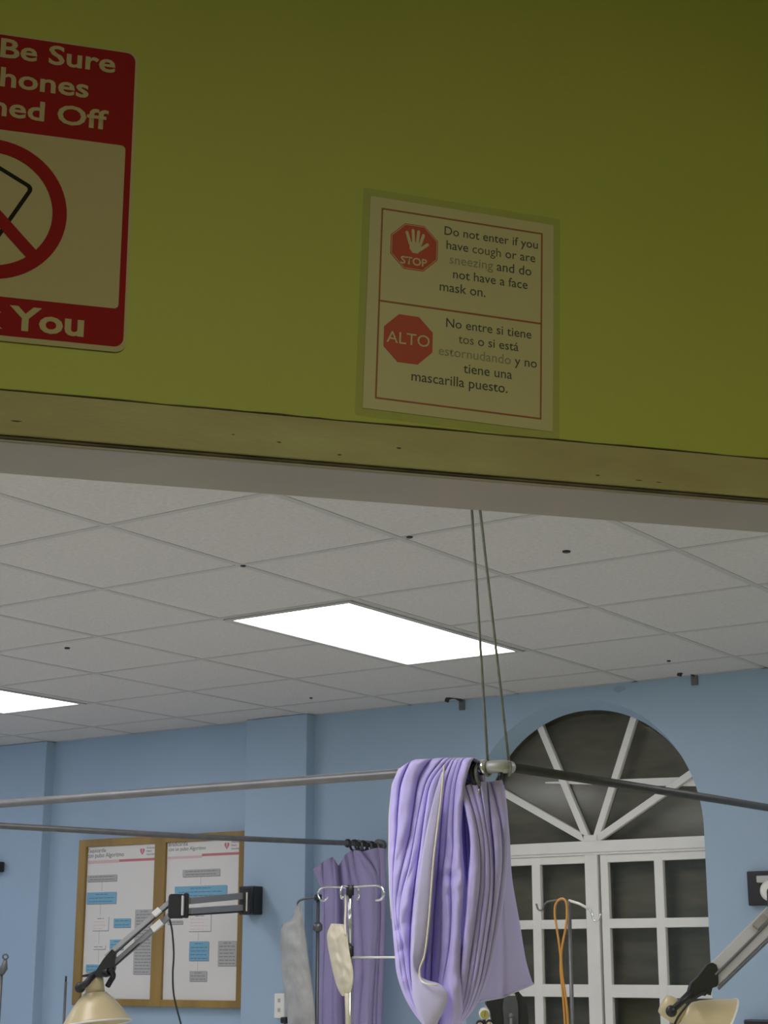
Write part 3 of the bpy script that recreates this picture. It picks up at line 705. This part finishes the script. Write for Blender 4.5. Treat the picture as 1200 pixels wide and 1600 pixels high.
def poster(px0, px1, py0, py1, label, title, title2, parts):
    a_, b_ = at(px0[0], py0, YBD), at(px1[0], py1, YBD)
    x0, x1, z1, z0 = px0[1], px1[1], a_.z, b_.z
    t = thing('poster', label, 'poster', ((x0 + x1) / 2, YBD, z0), 'posters on the notice board')
    Fm = frame((0, YBD + .0035, 0), (1, 0, 0), (0, 0, 1))
    MB().plate([(x1, z1), (x0, z1), (x0, z0), (x1, z0)], Fm, .001).build('sheet', PAPER, t)
    def q(px, py): v = at(px, py, YBD); return v.x, v.z
    for kind, r in parts:
        p0, p1 = q(r[0], (r[1] + r[3]) / 2), q(r[2], (r[1] + r[3]) / 2)
        zt, zb = q((r[0] + r[2]) / 2, r[1])[1], q((r[0] + r[2]) / 2, r[3])[1]
        xa, xb = max(p0[0], x0 + .004), min(p1[0], x1 - .004); w, h = xb - xa, zt - zb; cx, cy = (xa + xb) / 2, (zt + zb) / 2
        if kind == 'line':
            MB().plate(rect(max(w, .003), h, cx, cy), Fm, .0003, .001).build('connector', GREYBOX, t); continue
        if kind in ('rose', 'pink'):
            MB().plate(rect(w, h, cx, cy), Fm, .0003, .001).build('title_rule', ROSE if kind == 'rose' else PINK, t); continue
        sh = MB(); sh.use(SHADOWP).plate(rect(w, h, cx + .004, cy - .004), Fm, .0002, .001)
        sh.use(dict(blue=BLUEBOX, grey=GREYBOX, white=PAPER, flat=GREYBOX)[kind]).plate(rect(w, h, cx, cy), Fm, .0003, .0011)
        ink = dict(blue=BLUETEXT, grey=GREYTEXT, white=PINK, flat=GREYTEXT)[kind]
        n = max(1, int(h / .016)); rnd = random.Random(int(r[0] * 7 + r[1]))
        for i in range(n):                                  # blurred print: rows of short strokes
            yy = cy + h / 2 - h * (i + .62) / (n + .25); xx = xa + .08 * w; end = xa + w * (.92 if kind != 'white' else rnd.uniform(.55, .92))
            if i == 0 and n > 2: xx, end = xa + .3 * w, xa + .7 * w
            sh.use(GREYTEXT if (i == 0 and kind == 'white') else ink)
            while xx < end - .006:
                l = min(rnd.uniform(.012, .035), end - xx)
                sh.plate(rect(l, .0032, xx + l / 2, yy), Fm, .0002, .0014); xx += l + .005
        sh.build('diagram_box', None, t)
    tx, tz = q(title[1], title[2]); te = q(title[3], title[2])[0]
    text('title', title[0], Fm @ Matrix.Translation((tx, tz, 0)), t, [GREYTEXT], width=te - tx, bold=.01, z=.0012)
    tx, tz = q(title2[1], title2[2]); te = q(title2[3], title2[2])[0]
    text('title', title2[0], Fm @ Matrix.Translation((tx, tz, 0)), t, [GREYTEXT], width=te - tx, bold=.01, z=.0012)
    hx, hz, lx = parts_logo[label]
    hx, hz = q(hx, hz); k = .0165
    hp = []
    for i in range(40):
        u = 2 * math.pi * i / 40
        hp.append((hx + k * math.sin(u) ** 3 * 1.0, hz + k * 1.25 * (13 * math.cos(u) - 5 * math.cos(2 * u) - 2 * math.cos(3 * u) - math.cos(4 * u)) / 16))
    lg = MB(); lg.use(ROSE).plate(hp, Fm, .0003, .001)
    lg.use(PALEPINK).plate([(hx - .002, hz - .008), (hx + .002, hz - .008), (hx + .003, hz + .014), (hx, hz + .026), (hx - .003, hz + .014)], Fm, .0003, .0012)
    lg.build('heart_emblem', None, t)
    lxw = q(lx, title[2])[0]
    for i, wd in enumerate(('American', 'Heart', 'Association')):
        text('emblem_lettering', wd, Fm @ Matrix.Translation((lxw, hz + .012 - .017 * i, 0)), t, [GREYTEXT], size=.0155, bold=.012, z=.0012)
    return t
LA = 'white flow chart poster in the left half of the notice board'
LB_ = 'white flow chart poster in the right half of the notice board, behind lamp bracket'
parts_logo = {LA: (222, 1330, 228.5), LB_: (354, 1321, 361)}
poster((133, fwl + .004), (243, mid0 - .002), 1319, 1568, LA, ('Taquicardia', 136, 1332.5, 165), ('con pulso Algoritmo', 136, 1340.5, 193), [
  ('pink', (134, 1344, 186, 1349)), ('rose', (186, 1341.5, 241.5, 1345.5)), ('grey', (136, 1367, 182, 1377)), ('line', (158.5, 1378, 159, 1393)), ('blue', (135, 1394, 181, 1412)),
  ('line', (156, 1413, 156.5, 1430)), ('white', (144, 1432, 169, 1454)), ('blue', (177, 1435, 203.5, 1449)), ('flat', (209, 1421, 238, 1522)), ('line', (154, 1455, 154.5, 1475)),
  ('white', (145, 1476, 164, 1483)), ('blue', (171, 1468, 192, 1484)), ('line', (153, 1484, 153.5, 1506)), ('blue', (133.5, 1507, 155, 1519))])
poster((259, mid1 + .002), (374, bx1 - .052), 1312, 1570, LB_, ('Bradicardia', 263, 1322.5, 293), ('con un pulso Algoritmo', 263, 1330, 321), [
  ('pink', (262, 1337.5, 315, 1341.5)), ('rose', (315, 1332.5, 375, 1336.5)), ('grey', (285, 1358, 343, 1369)), ('line', (313, 1370, 313.5, 1383)), ('blue', (272.5, 1384, 354, 1403)),
  ('white', (294, 1428, 329, 1455)), ('grey', (261, 1438, 285, 1444)), ('line', (309, 1456, 309.5, 1470)), ('blue', (295, 1471, 325.5, 1501)), ('flat', (340, 1470, 369, 1509)), ('line', (308, 1502, 308.5, 1516)), ('grey', (295.5, 1517, 322.5, 1533))])

# ------------------------------------------------------------------ wall mounted examination lamps
def shade_profile(L, rr):
    outer = [(0, .10), (.02, .22), (.08, .262), (.36, .278), (.362, .33), (.40, .37), (.50, .52), (.64, .68), (.78, .82), (.92, .94), (.955, .99), (1.0, 1.0)]
    inner = [(.985, .96), (.80, .80), (.62, .62), (.46, .44), (.40, .25), (.36, .02)]
    return [(a_ * L, b_ * rr) for a_, b_ in outer], [(a_ * L, b_ * rr) for a_, b_ in inner]
def lamp_head(root, tip, axis, L, rr):
    o_, i_ = shade_profile(L, rr)
    m = MB(); m.use(BEIGE).lathe(tip, axis, o_[:4], 36); neck = m.build('lamp_neck', None, root)
    s = MB(); s.use(BEIGE).lathe(tip, axis, o_[4:] + i_, 48); s.build('lamp_shade', None, root)
    MB().ring(Vector(tip) + Vector(axis).normalized() * L * .985, axis, rr * .995, rr * .028, 48, 8).build('shade_rim', ENAMELW, root)
    MB().ball(Vector(tip) + Vector(axis).normalized() * L * .68, rr * .3).build('bulb', ENAMELW, root)
# lamp on the pilaster by the notice board
bk = at(399, 1407, YP); k1 = mpp(bk)
lp = thing('examination_lamp', 'beige dome lamp on jointed grey arm from the pilaster by notice board', 'lamp', Vector((bk.x, YP, bk.z)), 'wall mounted examination lamps')
bl, br, bt, bb_ = at(388, 1407, YP).x, at(416, 1407, YP).x, at(400, 1384, YP).z, at(400, 1431, YP).z
MB().span((bl, YP - .075, bb_ + .004), (br - .02, YP - .001, bt - .004), .006).build('wall_bracket', BLACK, lp)
e0 = at(380.5, 1409, YP - .14); e1 = at(282, 1415, 6.02)
e0c = Vector((e0.x, e0.y, e0.z))
jd = (e1 - e0).normalized()
side = jd.cross(UP).normalized()
MB().box((0, 0, 0), (.042, .124, .05), .006, frame(at(385, 1409, YP - .12), VRIGHT, UP)).build('wall_hinge', BLACK, lp)
MB().box((0, 0, 0), (.0075, .090, .012), .001, frame(at(385.5, 1409, YP - .146), VRIGHT, UP)).build('hinge_strip', WHITEP, lp)
def ends(pxa, pya, pxb, pyb, ya, yb): return at(pxa, pya, ya), at(pxb, pyb, yb)
for (xa, ya), (xb, yb_), lab in (((297, 1407.5), (377, 1400), 'upper_arm_bar'), ((297, 1424), (377, 1418.5), 'upper_arm_bar')):
    p, q = ends(xb, yb_, xa, ya, YP - .15, 6.07); MB().bar(p, q, .022, .031, UP, .003).build(lab, ALU, lp)
p, q = ends(377, 1424.5, 297, 1429.5, YP - .15, 6.07); MB().bar(p, q, .026, .008, UP, .002).build('arm_spring', BLACK, lp)
ej = at(276, 1416, 6.02); el = MB(); el.box((0, 0, 0), (.075, .112, .055), .012, frame(ej, VRIGHT, UP)); el.box((0, 0, 0), (.020, .115, .06), .006, frame(at(291, 1415, 6.06), VRIGHT, UP)); el.build('elbow_joint', BLACK, lp)
MB().box((0, 0, 0), (.0085, .090, .064), .002, frame(at(286, 1415, 6.02), VRIGHT, UP)).build('joint_strip', WHITEP, lp)
YK = 5.82
for (xa, ya), (xb, yb_) in (((267, 1409), (166, 1496)), ((272, 1425), (171, 1512))):
    p, q = ends(xa, ya, xb, yb_, 6.01, YK); d = (q - p).normalized(); MB().bar(p, q, .020, .026, d.cross(Vector((0, 1, 0))), .003).build('forearm_bar', ALU, lp)
p, q = ends(262, 1434, 176, 1512, 6.0, YK - .004); MB().bar(p, q, .02, .007, UP, .002).build('arm_spring', BLACK, lp)
p, q = ends(262, 1417, 176, 1494, 5.995, YK - .006); MB().bar(p, q, .02, .006, UP, .002).build('arm_spring', BLACK, lp)
for (xa, ya), (xb, yb_), w in (((250, 1421), (240, 1430), .031), ((253, 1440), (238, 1453), .033)):
    p, q = ends(xa, ya, xb, yb_, 5.958, 5.936); d = (q - p).normalized(); MB().bar(p, q, .012, w, d.cross(Vector((0, 1, 0))), .001).build('white_label', WHITEP, lp)
kf = frame(at(163, 1503, YK - .012), VRIGHT, UP); u = mpp(at(163, 1503, YK))
MB().plate([((x - 163) * u, (1503 - y) * u) for x, y in ((175, 1484), (181, 1489), (180, 1500), (181, 1512), (178, 1522), (168, 1526), (148, 1525), (153, 1514), (163, 1498))], kf, .045, -.02).build('knuckle', BLACK, lp)
yk = YK - .02
yo = MB(); yo.tube(smooth_path([at(x, y, yk - d) for x, y, d in ((170, 1518, .0), (150, 1522, .01), (141, 1529, .06), (134, 1537, .085), (124, 1543, .075))], 5), .016, 8)
yo.tube(smooth_path([at(x, y, yk + d) for x, y, d in ((172, 1514, .0), (177, 1524, .02), (173, 1532, .03), (168, 1541, .03))], 5), .013, 8)
yo.tube([at(150, 1522, yk - .01), at(129, 1525, yk - .03)], [.012, .005], 8)
yo.ball(at(125, 1543, yk - .075), .025); yo.build('yoke', BLACK, lp)
tip = at(147, 1524, yk); ax = (-UP + VRIGHT * .12 + Vector((-.55, .8, 0)) * -.10).normalized()
ul = mpp(tip); lamp_head(lp, tip, ax, 74 * ul, 54 * ul)
MB().tube(smooth_path([at(x, y, 6.0) for x, y in ((265, 1437), (269, 1455), (271.5, 1490), (270, 1520), (271, 1550), (276, 1575), (283, 1602), (289, 1640))], 5), .0042, 6).build('power_cable', BLACK, lp)
# lamp on the wall right of the window
lp2 = thing('examination_lamp', 'beige dome lamp tilted sideways in front of the arched window, arm from right wall', 'lamp', at(1205, 1390, YB), 'wall mounted examination lamps')
c = at(1205, 1388, YB)
MB().span((at(1172, 1388, YB).x, YB - .03, at(1200, 1415, YB).z), (at(1240, 1388, YB).x, YB - .001, at(1200, 1361, YB).z), .005).build('wall_bracket', BLACK, lp2)
MB().span((at(1191, 1388, YB).x, YB - .06, at(1200, 1380, YB).z), (at(1236, 1388, YB).x, YB - .028, at(1200, 1369, YB).z), .004).build('bracket_plate', ALUL, lp2)
Y2 = 5.72
ell = at(1216, 1412, Y2)
MB().tube([Vector((ell.x + .20, YB - .05, at(1200, 1392, YB).z)), Vector((ell.x + .10, 6.2, at(1200, 1395, 6.2).z)), ell], .020, 12).build('upper_arm_bar', ALUL, lp2)
MB().lathe(Vector((at(1204, 1392, YB - .08).x, YB - .10, at(1204, 1392, YB - .08).z)), (0, 1, 0), [(0, .03), (.01, .042), (.06, .042), (.07, .03)], 24).build('pivot_cap', ENAMELW, lp2)
MB().box((0, 0, 0), (.07, .11, .055), .012, frame(ell, VRIGHT, UP)).build('elbow_joint', BLACK, lp2)
for (xa, ya), (xb, yb_), h in (((1207, 1423), (1112, 1518), .042), ((1213, 1441), (1117, 1535), .040)):
    p, q = ends(xa, ya, xb, yb_, Y2, Y2 - .12); d = (q - p).normalized(); MB().bar(p, q, .024, h, d.cross(Vector((0, 1, 0))), .004).build('forearm_bar', ALUL, lp2)
for (xa, ya), (xb, yb_), h in (((1206, 1437), (1118, 1524), .006), ((1214, 1456), (1122, 1545), .006)):
    p, q = ends(xa, ya, xb, yb_, Y2 - .014, Y2 - .134); d = (q - p).normalized(); MB().bar(p, q, .02, h, d.cross(Vector((0, 1, 0))), .001).build('arm_spring', GREYTEXT, lp2)
for (xa, ya), (xb, yb_), h in (((1197, 1433), (1180, 1450), .026), ((1175, 1454), (1158, 1471), .013), ((1140, 1488), (1130, 1497), .009)):
    p, q = ends(xa, ya, xb, yb_, Y2 - .018, Y2 - .05); d = (q - p).normalized(); MB().bar(p, q, .024, h, d.cross(Vector((0, 1, 0))), .001).build('arm_label', mat('worn_label', (.30, .28, .26), .6), lp2)
k0 = at(1105, 1530, Y2 - .13); u = mpp(k0)
MB().plate([((x - 1105) * u, (1530 - y) * u) for x, y in ((1112, 1505), (1118, 1508), (1120, 1515), (1120, 1535), (1117, 1541), (1110, 1543), (1107, 1554), (1102, 1551), (1098, 1555), (1092, 1552), (1086, 1558), (1076, 1561), (1073, 1550), (1078, 1536), (1090, 1525), (1104, 1508))], frame(k0, VRIGHT, UP), .05, -.02).build('knuckle', BLACK, lp2)
MB().box((0, 0, 0), (.035, .016, .02), .004, frame(at(1085, 1535, Y2 - .155), VRIGHT + UP * .9, UP - VRIGHT * .9)).build('wing_knob', GREYP, lp2)
yo = MB(); yo.tube([at(1088, 1545, Y2 - .145), at(1068, 1562, Y2 - .22), at(1050, 1579, Y2 - .255)], [.017, .012, .011], 10); yo.ball(at(1049, 1580, Y2 - .255), .020); yo.build('yoke', BLACK, lp2)
axd = (VRIGHT * .853 - UP * .52).normalized(); tip = at(1034, 1567, Y2 - .16); ul = mpp(tip)
lamp_head(lp2, tip, axd, 98 * ul, 66 * ul)
MB().tube(smooth_path([at(x, y, Y2 - d) for x, y, d in ((1108, 1548, .14), (1085, 1560, .24), (1070, 1575, .30), (1058, 1592, .31), (1050, 1612, .31))], 5), .0045, 6).build('power_cable', BLACK, lp2)
# other dark wall fittings at the picture edges
o = MB().span((at(1172, 1620, YB).x, YB - .06, at(1200, 1660, YB).z), (at(1260, 1600, YB).x, YB - .001, at(1200, 1593, YB).z), .006).build('wall_box', BLACK)
tag(o, 'black wall box low on the right wall below the lamp bracket', 'wall box')
p = at(7.5, 1355, YP)
o = MB().span((p.x - .14, YP - .05, at(4, 1363, YP).z), (p.x, YP - .001, at(4, 1347, YP).z), .006).build('lamp_bracket', BLACK)
tag(o, 'black bracket end on the wall at the far left edge', 'bracket')

# ------------------------------------------------------------------ drip stands
def stand_base(root, x, y, r=.20):
    for k in range(5):
        a_ = 2 * math.pi * k / 5 + .3; d = Vector((math.cos(a_), math.sin(a_), 0)); b = Vector((x, y, .07))
        leg = MB(); leg.bar(b, b + d * r + UP * -.01, .025, .02, UP, .003); lo = leg.build('leg', STEELD, root)
        MB().ball(Vector((x, y, .028)) + d * r, .028).build('caster', BLACK, lo)
# stand in front of the far curtain
YA = 5.7
pa_ = at(547, 1386, YA); iv = thing('drip_stand', 'chrome drip stand with four curled hooks before the violet curtain', 'drip stand', (pa_.x, YA, 0), 'drip stands')
MB().tube([(pa_.x, YA, .06), (pa_.x, YA, at(550, 1488, YA).z)], .0125, 14).build('lower_pole', CHROME, iv)
MB().tube([(pa_.x, YA, at(550, 1488, YA).z - .02), (pa_.x, YA, pa_.z)], .0085, 14).build('upper_pole', CHROME, iv)
MB().tube([(pa_.x, YA, at(547, 1399, YA).z), (pa_.x, YA, at(547, 1383, YA).z)], .0165, 14).build('hub', BLACK, iv)
MB().tube([(pa_.x, YA, at(550, 1494, YA).z), (pa_.x, YA, at(550, 1478, YA).z)], .0165, 14).build('clamp', BLACK, iv)
for pts, r in ((((551, 1386), (575, 1384), (590, 1384), (598, 1389), (600, 1397), (596, 1405), (587, 1407)), .0058), (((543, 1387), (525, 1386), (508, 1386), (499, 1391), (497, 1398), (501, 1406), (508, 1407), (513, 1401)), .0042)):
    MB().tube(smooth_path([at(x, y, YA) for x, y in pts], 5), r, 8).build('hook_arm', CHROME, iv)
for dy, ex in ((-.06, 541), (.06, 556)):
    b0 = Vector((pa_.x, YA, at(547, 1387, YA).z)); MB().tube(smooth_path([b0, b0 + Vector((-dy * .1, dy, .004)), b0 + Vector((-dy * .1, dy * 1.2, -.02)), b0 + Vector((-dy * .1, dy * 1.1, -.045)), b0 + Vector((-dy * .1, dy * .95, -.04))], 5), .005, 8).build('hook_arm', CHROME, iv)
MB().tube([Vector((pa_.x, YA, at(550, 1496, YA).z)), at(628, 1496, YA)], .0045, 8).build('cross_bar', ENAMELW, iv)
stand_base(iv, pa_.x, YA)
# creamy plastic bag hung on it
def bag(name, mat_, label, cat, outl, r_out, Y, rows=26, depth=.03, seed=0, hangpts=None, thick=.0025):
    L_, R_ = resample([(x, y, 0) for x, y in outl], rows), resample([(x, y, 0) for x, y in r_out], rows)
    root = thing(name, label, cat, at((outl[-1][0] + r_out[-1][0]) / 2, outl[-1][1], Y))
    fro, bac = [], []
    for i in range(rows):
        f_, b_ = [], []
        env = min(1.0, math.sin(math.pi * min(max((i + 1) / (rows + 1), 0), 1)) * 1.5)
        for k in range(13):
            s = k / 12; p = L_[i].lerp(R_[i], s); d = depth * env * math.sin(math.pi * s) ** .6
            n_ = .016 * noise.noise((s * 5 + seed, i * .35, seed)) * math.sin(math.pi * s)
            f_.append(at(p.x, p.y, Y - d + n_)); b_.append(at(p.x, p.y, Y + d * .6 + n_))
        fro.append(f_ + b_[::-1][1:])
    g_ = MB().grid([r + [r[0]] for r in fro]); bmesh.ops.remove_doubles(g_.bm, verts=g_.bm.verts, dist=1e-5)
    o_ = g_.build('bag_body', mat_, root)
    u_ = o_.modifiers.new('soft', 'SUBSURF'); u_.levels = 1; u_.render_levels = 1
    if hangpts: MB().tube(smooth_path([at(x, y, Y + d) for x, y, d in hangpts], 4), .0045, 6).build('strap', mat_, root)
    return root
YG2 = YA - .03
bagA = bag('plastic_bag', BAG, 'creamy white limp plastic bag hung on the chrome drip stand', 'bag',
    [(517, 1443), (510, 1458), (510, 1470), (513, 1490), (520, 1522), (527, 1545), (534, 1556)], [(537, 1444), (543, 1458), (545, 1472), (548, 1492), (553, 1518), (552, 1540), (545, 1557)], YG2, depth=.020, seed=3,
    hangpts=((540, 1398, .03), (540, 1420, .0), (539, 1440, -.01), (540, 1462, -.03)))
MB().tube([at(542, 1552, YG2 - .01), at(543, 1580, YG2), at(544, 1625, YG2)], .0095, 8).build('outlet_tube', BAG, bagA)
# dark stand with knob left of it and the grey bag
YD = 6.05
pd = at(497, 1400, YD); iv2 = thing('drip_stand', 'dark thin drip stand with round knob at left edge of violet curtain', 'drip stand', (pd.x, YD, 0), 'drip stands')
MB().tube([(pd.x, YD, .06), (pd.x, YD, pd.z + .01)], .0080, 12).build('pole', mat('dark_steel', (.14, .14, .17), .4, metal=.6), iv2)
MB().tube([(pd.x, YD, at(497, 1407, YD).z), (pd.x, YD, at(497, 1398, YD).z)], .017, 12).build('hub', BLACK, iv2)
MB().lathe((pd.x, YD, at(497, 1456, YD).z), UP, [(0, .010), (.008, .021), (.03, .021), (.042, .010)], 16).build('knob', mat('dark_steel', (.14, .14, .17)), iv2)
MB().tube(smooth_path([at(x, y, YD) for x, y in ((496, 1402), (485, 1403), (474, 1405), (467, 1408), (465, 1414), (468, 1420))], 5), .005, 8).build('hook_arm', STEEL, iv2)
stand_base(iv2, pd.x, YD)
bag('plastic_bag', CLEARBAG, 'cloudy grey clear plastic bag hanging beside the violet curtain', 'bag',
    [(466, 1412), (459, 1424), (455, 1438), (440, 1444), (437, 1475), (440, 1530), (447, 1580), (450, 1640)], [(470, 1412), (472, 1424), (474, 1438), (479, 1462), (484, 1500), (490, 1545), (494, 1590), (494, 1640)], YD - .03, rows=34, depth=.032, seed=6)
# stand in front of the window with orange tubing
YE = 6.0
pe = at(889, 1408, YE); iv3 = thing('drip_stand', 'slim grey drip stand with two bent hook arms in front of window', 'drip stand', (pe.x, YE, 0), 'drip stands')
MB().tube([(pe.x, YE, .06), (pe.x, YE, pe.z)], .0082, 12).build('pole', STEEL, iv3)
MB().tube([at(x, y, YE) for x, y in ((889, 1407), (905, 1412), (922, 1421))], .0055, 8).build('hook_arm', ENAMELW, iv3)
MB().tube(smooth_path([at(x, y, YE) for x, y in ((922, 1421), (925, 1428), (928, 1438), (934, 1437), (939, 1428))], 4), .0042, 8).build('hook_tip', CHROME, iv3)
MB().tube([at(x, y, YE) for x, y in ((889, 1407), (872, 1406), (855, 1409), (850, 1414))], .0042, 8).build('hook_arm', STEEL, iv3)
MB().tube(smooth_path([at(x, y, YE) for x, y in ((850, 1414), (847, 1422), (841, 1421), (838, 1412))], 4), .0040, 8).build('hook_tip', STEEL, iv3)
stand_base(iv3, pe.x, YE)
tb = MB().tube(smooth_path([at(x, y, YE - .02) for x, y in ((884, 1620), (882, 1585), (879, 1550), (876, 1515), (876, 1495), (873, 1470), (870, 1450), (867, 1430), (868, 1414), (876, 1404.5), (884, 1408), (886, 1425), (884, 1450), (880, 1470), (877, 1492), (879, 1525), (884, 1560), (887, 1590), (888, 1620))], 5), .0048, 8)
tag(tb.build('orange_tubing', ORANGE), 'orange rubber tubing looped over the slim stand in front of window', 'tubing')
# stand cut by the left edge, and the slim rod behind the left lamp
YFa = 6.0
pf = at(2, 1520, YFa); iv4 = thing('drip_stand', 'grey stand with ring top at the far left edge', 'drip stand', (pf.x, YFa, 0), 'drip stands')
MB().tube([(pf.x, YFa, .06), (pf.x, YFa, at(4, 1512, YFa).z)], .009, 12).build('pole', STEELD, iv4)
MB().tube([at(3, 1522, YFa), at(6, 1513, YFa), at(8.5, 1500, YFa)], [.011, .020, .009], 12).build('ring_socket', STEEL, iv4)
MB().ring(at(8.5, 1495, YFa), FWD, .0125, .0042, 24, 8).build('ring', STEEL, iv4)
stand_base(iv4, pf.x, YFa)
pr = at(103, 1530, 6.5)
rd = thing('slim_rod', 'thin grey rod with black tip between left lamp and notice board', 'rod', (pr.x, 6.5, 0))
MB().tube([(pr.x, 6.5, .02), (pr.x, 6.5, at(103, 1534, 6.5).z)], .0072, 10).build('rod', STEELD, rd)
MB().tube([(pr.x, 6.5, at(103, 1534, 6.5).z), (pr.x, 6.5, at(103, 1525, 6.5).z)], .0052, 10).build('rod_tip', BLACK, rd)
MB().tube([(pr.x, 6.5, 0), (pr.x, 6.5, .025)], .09, 24).build('rod_foot', STEELD, rd)
# wall socket on the pilaster
z1, z0 = at(441, 1552, YP).z, at(441, 1591, YP).z; x0, x1 = at(434, 1570, YP).x, at(450, 1570, YP).x
so = thing('wall_socket', 'white wall socket on the pilaster beside the grey plastic bag', 'socket', ((x0 + x1) / 2, YP, z0))
MB().span((x0, YP - .030, z0), (x1, YP - .001, z1), .005).build('cover_plate', WHITEP, so)
for dz in (.03, .075): MB().span(((x0 + x1) / 2 - .008, YP - .0315, z0 + dz), ((x0 + x1) / 2 + .008, YP - .029, z0 + dz + .018), .001).build('outlet', GREYBOX, so)
pg_ = thing('power_plug', 'black power plug hanging just under the white wall socket', 'plug', at(445, 1596, YP - .02))
MB().box(at(445, 1594, YP - .02), (.035, .03, .03), .006).build('plug_body', BLACK, pg_)
MB().tube(smooth_path([at(445, 1597, YP - .02), at(446, 1620, YP - .03), at(445, 1660, YP - .02)], 5), .004, 8).build('cable', BLACK, pg_)

# ------------------------------------------------------------------ black padded case on a trolley under the curtain
YM = 6.25
u = mpp(at(795, 1590, YM))
base = at(795, 1660, YM) ; top_z = base.z
ctl = thing('trolley', 'plain grey trolley under the black case, below the photo', 'trolley', (base.x, YM, 0))
MB().span((base.x - .22, YM - .16, base.z - .03), (base.x + .22, YM + .16, base.z), .005).build('trolley_top', ALU, ctl)
for sx in (-1, 1):
    for sy in (-1, 1): MB().tube([(base.x + sx * .19, YM + sy * .13, 0), (base.x + sx * .19, YM + sy * .13, base.z - .03)], .014, 10).build('leg', STEELD, ctl)
ca = thing('equipment_case', 'black padded case with arched handle and grey panel under the lavender curtain', 'case', base)
cf = frame(at(795, 1600, YM), VRIGHT, UP)
def o2(pts): return [((x - 795) * u, (1600 - y) * u) for x, y in pts]
MB().plate(o2([(825, 1660), (826, 1592), (824, 1574), (819, 1560), (811, 1551), (800, 1548.5), (790, 1551), (780, 1556), (768, 1561), (761, 1565), (760, 1570), (766, 1580), (770, 1600), (772, 1660)]), cf, .10, -.10).build('case_body', BLACK, ca)
MB().band(o2([(798 + 13 * math.cos(t), 1560 - 11 * math.sin(t)) for t in [2 * math.pi * k / 24 for k in range(24)]]), o2([(797.5 + 8.5 * math.cos(t), 1557.5 - 7 * math.sin(t)) for t in [2 * math.pi * k / 24 for k in range(24)]]), cf, .012, .0).build('handle', BLACK, ca)
MB().plate(o2([(797.5 + 8.5 * math.cos(t), 1557.5 - 7 * math.sin(t)) for t in [math.pi * k / 24 for k in range(25)]]), cf, .004, .001).build('pale_window', WHITEP, ca)
MB().plate(o2([(806, 1557.5), (809.5, 1570), (810, 1580), (808, 1660), (789, 1660), (787, 1590), (785.5, 1575), (788, 1557.5)]), cf, .014, .0).build('grey_panel', GREYP, ca)
MB().tube([at(799, 1587, YM - .03), at(799, 1625, YM - .03)], .0085, 10).build('zip_pull', STEELD, ca)
MB().ball(at(799, 1587, YM - .03), .012).build('zip_knob', STEELD, ca)
vm = {}
for (gx, gy, r, face, lab) in ((757, 1584.5, .021, YELLOW, 'small yellow faced round gauge left of the black padded case'), (750, 1602, .0155, BEIGE, 'black rimmed round gauge below the yellow gauge at the bottom edge'), (765, 1601, .0150, BEIGE, 'black rimmed gauge with beige face beside the black padded case')):
    pgm = at(gx, gy, YM - .07)
    ga = thing('pressure_gauge', lab, 'gauge', pgm, 'gauges beside the black case')
    fdir = -FWD
    MB().lathe(pgm + FWD * .02, fdir, [(0, r * .8), (.002, r * 1.1), (.022, r * 1.1), (.024, r * .92)], 24).build('gauge_rim', BLACK if face is BEIGE else WHITEP, ga)
    MB().lathe(pgm - FWD * .003, fdir, [(0, r * .86), (.0025, r * .84)], 24).build('gauge_dial', face, ga)
    MB().bar(pgm - FWD * .006 + Vector((0, 0, -.008)), pgm - FWD * .006 + Vector((.004, 0, .012)), .001, .003, VRIGHT).build('needle', GREYTEXT, ga)
    MB().tube([pgm + FWD * .025, pgm + FWD * .05 + UP * -.03, Vector((pgm.x, pgm.y + .02, base.z + .001))], .007, 8).build('gauge_stem', STEELD, ga)
